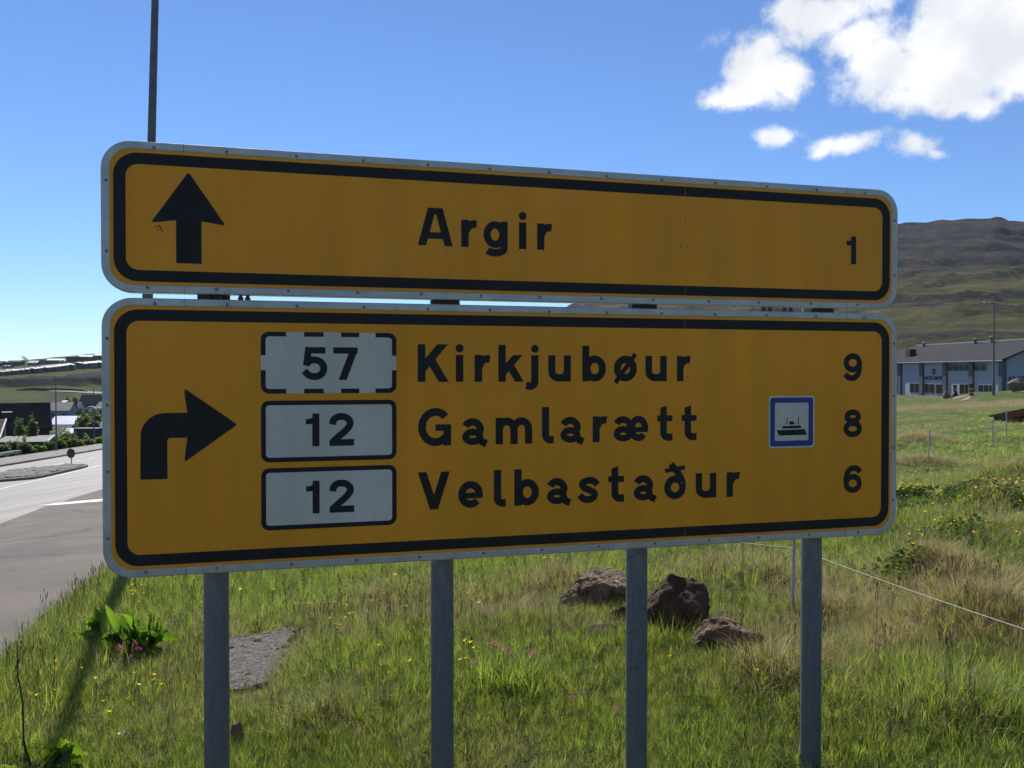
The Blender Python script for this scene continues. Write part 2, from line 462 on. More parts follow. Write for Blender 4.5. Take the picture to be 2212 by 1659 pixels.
def post_material():
    m, nt, out = nodes_of('galvanised post with scratches')
    L = nt.links.new
    p = nt.nodes.new('ShaderNodeBsdfPrincipled'); L(p.outputs[0], out.inputs['Surface'])
    tc = nt.nodes.new('ShaderNodeTexCoord'); sp = nt.nodes.new('ShaderNodeSeparateXYZ'); L(tc.outputs['Object'], sp.inputs[0])
    no = nt.nodes.new('ShaderNodeTexNoise'); no.inputs['Scale'].default_value = 55; no.inputs['Detail'].default_value = 8; mp = nt.nodes.new('ShaderNodeMapping'); mp.inputs['Scale'].default_value = (1, 1, .25); L(tc.outputs['Object'], mp.inputs[0]); L(mp.outputs[0], no.inputs['Vector'])
    cr = nt.nodes.new('ShaderNodeValToRGB')
    cr.color_ramp.elements[0].position = .3; cr.color_ramp.elements[0].color = (.125, .133, .138, 1)
    cr.color_ramp.elements[1].position = .72; cr.color_ramp.elements[1].color = (.175, .184, .188, 1)
    L(no.outputs['Fac'], cr.inputs[0]); L(cr.outputs[0], p.inputs['Base Color'])
    p.inputs['Metallic'].default_value = .35; p.inputs['Roughness'].default_value = .5
    nb = nt.nodes.new('ShaderNodeTexNoise'); nb.inputs['Scale'].default_value = 160; L(tc.outputs['Object'], nb.inputs['Vector'])
    bn = nt.nodes.new('ShaderNodeBump'); bn.inputs['Strength'].default_value = .12; bn.inputs['Distance'].default_value = .01
    L(nb.outputs['Fac'], bn.inputs['Height']); L(bn.outputs[0], p.inputs['Normal'])
    return m
M['post'] = post_material()

# ------------------------------------------------------------------ ground sheet
def dry_at(x, y):
    """how dry and brown the field is, 0 to 1"""
    r = np.hypot(x, y); az = np.degrees(np.arctan2(x, y))
    d = .5 + fbm(x / 1.7, y / 1.7, 3, 31) * .75 + fbm(x / 6., y / 6., 2, 32) * .35
    d = d + .20 * sstep(.0, 2.0, x) * sstep(4.2, 5.6, y) * (1 - sstep(8.0, 10, r)) - .24 * (1 - sstep(-2.2, .4, x)) * (1 - sstep(9, 13, r))
    d = d - .12 * (1 - sstep(4.2, 5.4, y)) - .40 * sstep(8.5, 10, r) * (1 - sstep(50, 58, r))
    d = d + .50 * sstep(54, 62, r) * (1 - sstep(76, 86, r)) - .6 * sstep(84, 92, r) * (1 - sstep(125, 150, r))
    return np.clip(d, 0, 1)
for (mx_, my_, mr_, mh_) in [(2110, 1372, .50, .26), (1985, 1245, .40, .16), (1760, 1330, .3, .1), (2130, 1100, .7, .22), (1990, 1010, .8, .2),
                             (2190, 1060, 1.0, .35), (1980, 960, 1.2, .25), (2080, 1250, .5, .14), (1200, 1270, .5, .12), (1600, 1260, .6, .15),
                             (1130, 1360, .4, .08), (1660, 1470, .35, .09), (2060, 1560, .4, .12), (860, 1300, .6, .10), (700, 1560, .3, .06), (2160, 1180, .8, .2)]:
    p_ = hit(mx_, my_); MOUNDS.append((p_[0], p_[1], mr_, mh_))

def terrain_material():
    m, nt, out = nodes_of('hill and meadow ground')
    L = nt.links.new; N = nt.nodes.new
    p = N('ShaderNodeBsdfPrincipled'); p.inputs['Roughness'].default_value = 1.0; p.inputs['Specular IOR Level'].default_value = .1
    L(p.outputs[0], out.inputs['Surface'])
    geo = N('ShaderNodeNewGeometry')
    def noise(scale, detail=6, rough=.6, stretch=None):
        n = N('ShaderNodeTexNoise'); n.inputs['Scale'].default_value = scale; n.inputs['Detail'].default_value = detail; n.inputs['Roughness'].default_value = rough
        src = geo.outputs['Position']
        if stretch:
            mp = N('ShaderNodeMapping'); mp.inputs['Scale'].default_value = stretch; L(src, mp.inputs[0]); src = mp.outputs[0]
        L(src, n.inputs['Vector']); return n.outputs['Fac']
    def ramp(f, *els):
        r = N('ShaderNodeValToRGB'); e = r.color_ramp.elements
        while len(e) < len(els): e.new(.5)
        for i, (pos, c) in enumerate(els): e[i].position = pos; e[i].color = (*c, 1)
        L(f, r.inputs[0]); return r.outputs[0]
    def mix(f, a, b):
        n = N('ShaderNodeMix'); n.data_type = 'RGBA'
        if isinstance(f, (int, float)): n.inputs[0].default_value = f
        else: L(f, n.inputs[0])
        L(a, n.inputs[6]); L(b, n.inputs[7]); return n.outputs[2]
    def mth(op, a, b):
        n = N('ShaderNodeMath'); n.operation = op
        for i, v in enumerate((a, b)):
            if isinstance(v, (int, float)): n.inputs[i].default_value = v
            else: L(v, n.inputs[i])
        return n.outputs[0]
    def attr(name):
        a = N('ShaderNodeAttribute'); a.attribute_name = name; return a.outputs['Fac']
    def smooth(f, a, b):
        n = N('ShaderNodeMapRange'); n.interpolation_type = 'SMOOTHSTEP'; n.inputs['From Min'].default_value = a; n.inputs['From Max'].default_value = b
        L(f, n.inputs['Value']); return n.outputs[0]
    # near meadow soil and thatch
    green = ramp(noise(5, 8), (.3, (.035, .050, .014)), (.55, (.078, .105, .028)), (.75, (.13, .145, .048)))
    dry = ramp(noise(7, 8), (.3, (.085, .062, .032)), (.55, (.18, .145, .072)), (.75, (.28, .23, .12)))
    meadow = mix(attr('dry'), green, dry)
    # far hills: grass over basalt
    hg = ramp(noise(.035, 8, .65), (.36, (.040, .045, .016)), (.5, (.072, .072, .024)), (.64, (.118, .098, .044)))
    hgl = ramp(noise(.03, 8, .65), (.34, (.048, .074, .018)), (.5, (.078, .106, .026)), (.68, (.12, .12, .042)))
    hill = mix(attr('lush'), hg, hgl)
    rk = ramp(mth('ADD', mth('MULTIPLY', noise(.16, 8, .7), .55), mth('MULTIPLY', noise(.022, 6, .65, (1, 1, 3)), .45)), (.36, (.010, .0098, .012)), (.5, (.030, .027, .030)), (.62, (.070, .061, .060)))
    nrm = N('ShaderNodeSeparateXYZ'); L(geo.outputs['True Normal'], nrm.inputs[0])
    steep = smooth(mth('MULTIPLY', nrm.outputs['Z'], -1.0), -.93, -.76)
    rn = mth('ADD', attr('rock'), mth('MULTIPLY', mth('SUBTRACT', noise(.02, 9, .68, (1, 1, 3.5)), .5), 2.6))
    rn = mth('ADD', rn, mth('MULTIPLY', mth('SUBTRACT', noise(.11, 6, .65, (1, 1, 2.5)), .5), 1.3))
    rockm = mth('MAXIMUM', smooth(rn, .36, .70), mth('MULTIPLY', steep, .9))
    far = mix(rockm, hill, rk)
    L(mix(attr('far'), meadow, far), p.inputs['Base Color'])
    bn = N('ShaderNodeBump'); bn.inputs['Strength'].default_value = .6; bn.inputs['Distance'].default_value = .05
    L(noise(14, 8), bn.inputs['Height'])
    bf = N('ShaderNodeBump'); bf.inputs['Distance'].default_value = 5.0; bf.inputs['Strength'].default_value = 1.0
    L(noise(.2, 8, .7), bf.inputs['Height']); L(bn.outputs[0], bf.inputs['Normal'])
    mn = N('ShaderNodeMix'); mn.data_type = 'VECTOR'
    L(attr('far'), mn.inputs[0]); L(bn.outputs[0], mn.inputs[4]); L(bf.outputs[0], mn.inputs[5])
    L(mn.outputs[1], p.inputs['Normal'])
    return m

ROCK_UP = ([0, 69, 88, 150, 230, 325], [820, 815, 811, 810, 806, 800])
def build_terrain():
    fine = np.radians(np.arange(-35.0, 35.01, .16))
    coarse = np.radians(np.concatenate([np.arange(36.5, 324.5, 2.5)]))
    az = np.concatenate([fine, coarse])
    rr = np.unique(np.concatenate([np.linspace(.4, 2.4, 6), 2.6 * np.exp(np.arange(0, 300) * math.log(7500 / 2.6) / 299), np.arange(260, 1420, 5.0)]))
    A, R = np.meshgrid(az, rr)
    X = R * np.sin(A); Y = R * np.cos(A)
    Z = ground(X, Y)
    nr, na = A.shape
    V = np.stack([X, Y, Z], -1).reshape(-1, 3)
    ctr = len(V)
    V = np.vstack([V, [[0, 0, float(ground(0., .01))]]])
    i = np.arange(nr - 1)[:, None] * na; j = np.arange(na)[None]; j2 = (np.arange(na) + 1)[None] % na
    Q = np.stack([i + j, i + j2, i + na + j2, i + na + j], -1).reshape(-1, 4)[:, ::-1]
    # closing fan at the centre, as degenerate-free quads of two steps
    fan = np.array([[ctr, (k + 1) % na, k, k] for k in range(na)])
    me = new_mesh('ground', V, Q, terrain_material(), smooth=True)
    # attributes
    r = np.hypot(V[:, 0], V[:, 1]); azd = np.degrees(np.arctan2(V[:, 0], V[:, 1]))
    px = 1106 + FPX * V[:, 0] / np.maximum(V[:, 1], .1)
    py = 804.9 - FPX * (V[:, 2] - CAMZ) / np.maximum(V[:, 1], .1)
    left = azd < -8
    up = np.interp(px, [0, 47, 61, 102, 132, 157, 221, 260], [820, 815, 811, 810, 810, 806, 800, 797])
    lo = np.interp(px, [0, 40, 56, 76, 127, 152, 173, 221, 260], [837, 826, 831, 830.5, 830, 826, 825.5, 829.5, 832])
    jit = fbm(V[:, 0] / 25., V[:, 1] / 25., 3, 41) * 3 - .8
    band = sstep(-1.5, 1.5, py - up + jit) * sstep(-1.5, 1.5, lo - py + jit)
    rock = np.where(left, band * 1.7 - .55, 0)
    zz = V[:, 2]
    rr_ = .10 + .74 * sstep(66, 130, zz) + .30 * fbm(V[:, 0] / 160., zz / 14., 3, 43)
    strip = .6 * (np.exp(-((zz - 52 - 8 * fbm(V[:, 0] / 80., V[:, 1] / 80., 2, 44)) / 6.) ** 2) + np.exp(-((zz - 20 - 5 * fbm(V[:, 0] / 60., V[:, 1] / 60., 2, 45)) / 4.) ** 2))
    rock = np.where(~left & (r > 200), rr_ + strip, rock)
    rock = np.where(left & (py < 795), rock + .1, rock)
    for nm, val in (('dry', np.clip(dry_at(V[:, 0], V[:, 1]) + slab_mask(V[:, 0], V[:, 1]) * .5, 0, 1)), ('far', sstep(135, 200, r)), ('rock', rock), ('lush', sstep(5, -8, azd) * .9)):
        a = me.attributes.new(nm, 'FLOAT', 'POINT'); a.data.foreach_set('value', np.asarray(val, dtype=np.float32))
    return tag(link('ground', me), kind='structure')
GROUND = build_terrain()

# ------------------------------------------------------------------ road, pavement, island
def asphalt(name, base, rough, patch=None, warm=1.0, spec=.5, streak=False):
    m, nt, out = nodes_of(name)
    L = nt.links.new; N = nt.nodes.new
    p = N('ShaderNodeBsdfPrincipled'); L(p.outputs[0], out.inputs['Surface'])
    tc = N('ShaderNodeTexCoord')
    def noise(scale, d=6, r=.6, st=None):
        n = N('ShaderNodeTexNoise'); n.inputs['Scale'].default_value = scale; n.inputs['Detail'].default_value = d; n.inputs['Roughness'].default_value = r
        v = tc.outputs['Object']
        if st: mp = N('ShaderNodeMapping'); mp.inputs['Scale'].default_value = st; L(v, mp.inputs[0]); v = mp.outputs[0]
        L(v, n.inputs['Vector']); return n.outputs['Fac']
    r1 = N('ShaderNodeValToRGB'); e = r1.color_ramp.elements
    b = np.array(base)
    e[0].position = .25; e[0].color = (*(b * .72), 1); e[1].position = .75; e[1].color = (*(b * 1.25), 1)
    L(noise(140, 4, .7), r1.inputs[0])
    r2 = N('ShaderNodeValToRGB'); e = r2.color_ramp.elements
    e[0].position = .35; e[0].color = (.62, .62, .63, 1); e[1].position = .62; e[1].color = (1.12, 1.10, 1.06, 1)
    L(noise(.8, 7, .6, (1, 1, 1) if not streak else (2.2, .12, 1)), r2.inputs[0])
    mx = N('ShaderNodeMix'); mx.data_type = 'RGBA'; mx.blend_type = 'MULTIPLY'; mx.inputs[0].default_value = 1
    L(r1.outputs[0], mx.inputs[6]); L(r2.outputs[0], mx.inputs[7])
    col = mx.outputs[2]
    if patch:      # cracks and tar lines
        vo = N('ShaderNodeTexVoronoi'); vo.feature = 'DISTANCE_TO_EDGE'; vo.inputs['Scale'].default_value = .22
        dn = N('ShaderNodeTexNoise'); dn.inputs['Scale'].default_value = 1.6; dn.inputs['Detail'].default_value = 6
        L(tc.outputs['Object'], dn.inputs['Vector'])
        ad = N('ShaderNodeVectorMath'); ad.operation = 'MULTIPLY_ADD'; ad.inputs[1].default_value = (1.4, 1.4, 0)
        L(dn.outputs['Color'], ad.inputs[0]); L(tc.outputs['Object'], ad.inputs[2]); L(ad.outputs[0], vo.inputs['Vector'])
        mr = N('ShaderNodeMapRange'); mr.interpolation_type = 'SMOOTHSTEP'; mr.inputs['From Min'].default_value = .0; mr.inputs['From Max'].default_value = .018
        mr.inputs['To Min'].default_value = .45; mr.inputs['To Max'].default_value = 1
        L(vo.outputs['Distance'], mr.inputs['Value'])
        m2 = N('ShaderNodeVectorMath'); m2.operation = 'SCALE'; L(col, m2.inputs[0]); L(mr.outputs[0], m2.inputs['Scale']); col = m2.outputs[0]
    L(col, p.inputs['Base Color'])
    p.inputs['Roughness'].default_value = rough; p.inputs['Specular IOR Level'].default_value = spec
    bn = N('ShaderNodeBump'); bn.inputs['Strength'].default_value = .25; bn.inputs['Distance'].default_value = .01
    L(noise(220, 3), bn.inputs['Height']); L(bn.outputs[0], p.inputs['Normal'])
    return m
M['road'] = asphalt('worn grey road asphalt', (.185, .165, .138), .60, spec=.45, streak=True)
M['layby'] = asphalt('old brownish asphalt', (.098, .078, .062), .8, patch=True, spec=.35)
M['walk'] = asphalt('pale pavement asphalt', (.175, .155, .135), .8, spec=.4)
M['line'] = mk_mat('worn white road paint', (.62, .60, .55), .25, 5, .7)
M['kerb'] = mk_mat('concrete kerb', (.16, .145, .125), .3, 6, .9, 0, .3, 40)
M['cobble'] = mk_mat('grey brown cobble', (.15, .135, .12), .5, 3, .85, 0, .3, 30)
M['mortar'] = mk_mat('sandy joint', (.20, .17, .135), .3, 8, 1.0)

def wn(seed, s, sc, amp):
    return float(fbm(np.array([s / sc]), np.array([seed * 9.1]), 3, seed)[0]) * amp
def strip(name, s_list, w0, w1, dz, mat, nw=6, kind='structure', thick=None):
    """a sheet lying on the road plane between two edges given over s"""
    vs, fs = [], []
    for s in s_list:
        a = w0(s) if callable(w0) else w0; b = w1(s) if callable(w1) else w1
        for k in range(nw + 1):
            w = a + (b - a) * k / nw
            x, y = road_xy(s, w)
            vs.append((x, y, float(base_plane(np.array(x), np.array(y))) + dz))
    n = nw + 1
    for i in range(len(s_list) - 1):
        for k in range(nw):
            fs.append((i * n + k, (i + 1) * n + k, (i + 1) * n + k + 1, i * n + k + 1))
    fs = [f[::-1] for f in fs]
    o = link(name, new_mesh(name, vs, fs, mat, smooth=True))
    bm = bmesh.new(); bm.from_mesh(o.data); bmesh.ops.recalc_face_normals(bm, faces=bm.faces)
    if sum(f.normal.z for f in bm.faces) < 0: bmesh.ops.reverse_faces(bm, faces=bm.faces)
    if thick:
        bmesh.ops.solidify(bm, geom=list(bm.faces), thickness=thick)
    bm.to_mesh(o.data); bm.free()
    if kind: o['kind'] = kind
    return o
S_ALL = list(np.concatenate([np.arange(-30, 60, 1.0), np.arange(60, 205, 3.0)]))
grass_edge = lambda s: 1.98 + wn(3, s, 1.6, .22) + wn(4, s, .5, .08)
road_edge = lambda s: 5.32 + wn(5, s, 3.0, .16) + wn(6, s, .8, .07) + .10 * math.sin(s * .13)
strip('road', S_ALL, lambda s: 5.2, 16.95, 0.0, M['road'], nw=12)
S_LAY = list(np.concatenate([np.arange(-30, 60, .3), np.arange(60, 205, 3.0)]))
strip('parking_lane', S_LAY, grass_edge, road_edge, 0.012, M['layby'], nw=4)
strip('pavement', list(np.arange(-30, 205, 1.5)), 17.12, 22.9, .11, M['walk'], nw=4, thick=.12)
# kerb stones along the far pavement
kerb_root = tag(empty('kerb', (0, 0, 0)), kind='structure')
ks = MB()
ks.box(-.5, -.075, -.2, .495, .075, .135, bev=.015)
kme = ks.mesh('kerb_stone', M['kerb'])
ang = math.atan2(RD[1], RD[0])
for s in np.arange(50, 110, 1.0):
    x, y = road_xy(s, 17.035)
    o = link('kerb_stone', kme, kerb_root, (x, y, float(base_plane(np.array(x), np.array(y))) + random.uniform(-.006, .006)), ang)
    x2, y2 = road_xy(s + 1, 17.035)
    o.rotation_euler = (0, -math.atan2(float(base_plane(np.array(x2), np.array(y2)) - base_plane(np.array(x), np.array(y))), 1.0), ang)
# painted edge line and a worn patch in the lane
strip('lane_line', list(np.arange(20, 50.5, .5)), lambda s: 9.27 + wn(8, s, 3, .03), lambda s: 9.40 + wn(9, s, 1, .02), .006, M['line'], nw=1)
def patch(name, cs, cw, rs, rw, mat, dz, seed):
    vs = []; n = 26
    for k in range(n):
        th = 2 * math.pi * k / n
        q = 1 + .10 * math.sin(3 * th + seed) + .06 * math.sin(7 * th + seed * 2)
        x, y = road_xy(cs + rs * math.cos(th) * q, cw + rw * math.sin(th) * q)
        vs.append((x, y, float(base_plane(np.array(x), np.array(y))) + dz))
    o = link(name, new_mesh(name, vs, [tuple(range(n))], mat)); o['kind'] = 'structure'
    bm = bmesh.new(); bm.from_mesh(o.data)
    if list(bm.faces)[0:1] and bm.faces[:][0].normal.z < 0: bmesh.ops.reverse_faces(bm, faces=bm.faces)
    bm.to_mesh(o.data); bm.free(); return o
patch('road_patch', 23.1, 4.55, .42, 1.1, M['line'], .017, 1.0)
for k, s0 in enumerate((56, 60.5, 65, 69.5, 74)):
    strip('lane_dash', [s0, s0 + 1.2, s0 + 2.4], 12.9, 13.03, .006, M['line'], nw=1)

# traffic island with set stones
ISL = [(38.6, 10.4), (38.9, 9.75), (40.0, 9.62), (47.0, 9.62), (49.2, 9.8), (50.8, 10.3), (51.4, 11.0), (51.1, 11.8), (50.2, 12.5), (48.6, 13.0), (46.5, 13.1), (41.0, 13.1), (39.4, 12.6), (38.7, 11.6)]
def isl_pt(s, w, dz):
    x, y = road_xy(s, w); return (x, y, float(base_plane(np.array(x), np.array(y))) + dz)
def isl_ring(f, dz):
    cs, cw = 45.0, 11.35
    return [isl_pt(cs + (s - cs) * f, cw + (w - cw) * f, dz) for s, w in ISL]
isl = MB()
n = len(ISL)
a = isl_ring(1.0, -.1); b = isl_ring(1.0, .10); b2 = isl_ring(.985, .13); c = isl_ring(.955, .13); d = isl_ring(.955, .10)
vs_ = a + b + b2 + c + d; fs_ = []
for q in range(4):
    for k in range(n): fs_.append((q * n + k, q * n + (k + 1) % n, (q + 1) * n + (k + 1) % n, (q + 1) * n + k))
isl.add(vs_, fs_, 0); isl.add(d, [tuple(range(n))], 1)
island = isl.build('traffic_island', [M['kerb'], M['mortar']])
tag(island, 'low kerbed traffic island of rough set stones with a round sign', 'traffic island')
bm = bmesh.new(); bm.from_mesh(island.data); bmesh.ops.recalc_face_normals(bm, faces=bm.faces); bm.to_mesh(island.data); bm.free()
def inside(poly, x, y):
    r = False; j = len(poly) - 1
    for i in range(len(poly)):
        if (poly[i][1] > y) != (poly[j][1] > y) and x < (poly[j][0] - poly[i][0]) * (y - poly[i][1]) / (poly[j][1] - poly[i][1]) + poly[i][0]: r = not r
        j = i
    return r
cob = []
for v in range(3):
    bm = bmesh.new(); bmesh.ops.create_icosphere(bm, subdivisions=1, radius=1)
    for ve in bm.verts:
        ve.co = Vector((max(-.75, min(.75, ve.co.x)) * .30, max(-.75, min(.75, ve.co.y)) * .22, ve.co.z * .10 + random.uniform(-.015, .015))) * random.uniform(.9, 1.1)
    me = bpy.data.meshes.new('set_stone'); bm.to_mesh(me); bm.free(); me.materials.append(M['cobble']); cob.append(me)
inner = [(45 + (s - 45) * .90, 11.35 + (w - 11.35) * .90) for s, w in ISL]
for iS in np.arange(38.5, 51.5, .50):
    for iW in np.arange(9.6, 13.2, .40):
        s_, w_ = iS + random.uniform(-.08, .08), iW + random.uniform(-.06, .06)
        if inside(inner, s_, w_) and not (s_ > 49 and w_ < 10.8):
            o = link('set_stone', random.choice(cob), island, isl_pt(s_, w_, .115), random.uniform(0, 6.28)); o.scale = (random.uniform(.75, 1.1),) * 2 + (random.uniform(.7, 1.3),)

# ------------------------------------------------------------------ the direction sign
SL = np.array([-1.3964, 2.957]); SU = np.array([.96416505, .26530315]); SW = 3.196
SN = np.array([.26530315, -.96416505])                 # towards the reader
sign_rot = math.atan2(SU[1], SU[0])
sign_base = (SL[0] + SU[0] * SW / 2, SL[1] + SU[1] * SW / 2)
SB = gz(*sign_base)
sign = empty('direction_sign', (sign_base[0], sign_base[1], SB), sign_rot, 'yellow road direction sign of two panels on four grey steel posts', 'road sign')
# local frame: x along the sign (0 at centre), y away from the reader, z up
def lx(u): return u - SW / 2
def lz(z): return z - SB
def rrect(u0, z0, u1, z1, r, n=8):
    pts = []
    for cx, cz, a0 in ((u1 - r, z1 - r, 0), (u0 + r, z1 - r, 90), (u0 + r, z0 + r, 180), (u1 - r, z0 + r, 270)):
        for k in range(n + 1):
            a = math.radians(a0 + 90 * k / n); pts.append((cx + r * math.cos(a), cz + r * math.sin(a)))
    return pts
def flat(name, polys, y, mat, parent, label=None):
    """flat shapes on the sign face; polys: list of outlines in u,z, each a hair in front of the last"""
    vs, fs = [], []
    for i, poly in enumerate(polys):
        yy = y - (i % 6) * .00012
        b = len(vs); vs += [(lx(u), yy, lz(z)) for u, z in poly]; fs.append(tuple(range(b, b + len(poly))))
    me = new_mesh(name, vs, fs, mat)
    bm = bmesh.new(); bm.from_mesh(me)
    for f in bm.faces:
        if f.normal.y > 0: f.normal_flip()
    bm.to_mesh(me); bm.free()
    o = link(name, me, parent)
    if label: o['label'] = label
    return o
def clip_poly(poly, axis, lim, keep_less):
    out = []
    for i in range(len(poly)):
        a, b = poly[i], poly[(i + 1) % len(poly)]
        ia = (a[axis] <= lim) == keep_less or a[axis] == lim; ib = (b[axis] <= lim) == keep_less or b[axis] == lim
        if ia: out.append(a)
        if ia != ib:
            t = (lim - a[axis]) / (b[axis] - a[axis]); out.append((a[0] + t * (b[0] - a[0]), a[1] + t * (b[1] - a[1])))
    return out
def ring_faces(name, outer, inner, y0, parent, mat, y1=None, label=None, split=None):
    """a closed band between two outlines of equal count; y1 gives it depth"""
    n = len(outer); vs, fs = [], []
    vs += [(lx(u), y0, lz(z)) for u, z in outer] + [(lx(u), y0, lz(z)) for u, z in inner]
    for k in range(n): fs.append((k, (k + 1) % n, n + (k + 1) % n, n + k))
    if y1 is not None:
        vs += [(lx(u), y1, lz(z)) for u, z in outer] + [(lx(u), y1, lz(z)) for u, z in inner]
        for k in range(n):
            k2 = (k + 1) % n
            fs += [(2 * n + k, 3 * n + k, 3 * n + k2, 2 * n + k2), (k, 2 * n + k, 2 * n + k2, k2), (n + k, n + k2, 3 * n + k2, 3 * n + k)]
    me = new_mesh(name, vs, fs, mat)
    bm = bmesh.new(); bm.from_mesh(me)
    if y1 is None:
        for f in bm.faces:
            if f.normal.y > 0: f.normal_flip()
    else: bmesh.ops.recalc_face_normals(bm, faces=bm.faces)
    bm.to_mesh(me); bm.free()
    o = link(name, me, parent)
    if label: o['label'] = label
    return o
def arc(cx, cy, rx, ry, a0, a1, n=None):
    n = n or max(4, int(abs(a1 - a0) / 9))
    return [(cx + rx * math.cos(math.radians(a0 + (a1 - a0) * k / n)), cy + ry * math.sin(math.radians(a0 + (a1 - a0) * k / n))) for k in range(n + 1)]
def spline(pts, m=6):
    out = []
    P_ = [pts[0]] + list(pts) + [pts[-1]]
    for i in range(1, len(P_) - 2):
        p0, p1, p2, p3 = (np.array(P_[j]) for j in (i - 1, i, i + 1, i + 2))
        for k in range(m):
            t = k / m
            out.append(tuple(.5 * ((2 * p1) + (-p0 + p2) * t + (2 * p0 - 5 * p1 + 4 * p2 - p3) * t * t + (-p0 + 3 * p1 - 3 * p2 + p3) * t ** 3)))
    out.append(pts[-1]); return out
def stroke(pts, w=29., closed=False, cl=None):
    """outline pieces of a pen stroke"""
    pts = [np.array(p, float) for p in pts]; n = len(pts); L_, R_ = [], []
    for i in range(n):
        if closed: a, b, c = pts[i - 1], pts[i], pts[(i + 1) % n]
        else: a, b, c = pts[max(i - 1, 0)], pts[i], pts[min(i + 1, n - 1)]
        t1 = (b - a); t2 = (c - b)
        t1 = t1 / (np.linalg.norm(t1) or 1); t2 = t2 / (np.linalg.norm(t2) or 1)
        t = t1 + t2; t = t / (np.linalg.norm(t) or 1)
        nn = np.array([-t[1], t[0]])
        ref = t2 if np.linalg.norm(t2) > .5 else t1
        c_ = max(.5, abs(t @ ref))
        L_.append(b + nn * w / 2 / c_); R_.append(b - nn * w / 2 / c_)
    quads = []
    for i in range(n if closed else n - 1):
        j = (i + 1) % n
        q = [tuple(L_[i]), tuple(L_[j]), tuple(R_[j]), tuple(R_[i])]
        if cl:
            for ax, lim, less in cl:
                q = clip_poly(q, ax, lim, less)
                if len(q) < 3: break
        if len(q) >= 3: quads.append(q)
    return quads
Y0 = [(1, 0, False)]; YC = [(1, 141, True), (1, 0, False)]; YX = [(1, 102, True), (1, 0, False)]
def circ(cx, cy, r): return [arc(cx, cy, r, r, 0, 345, 23)]
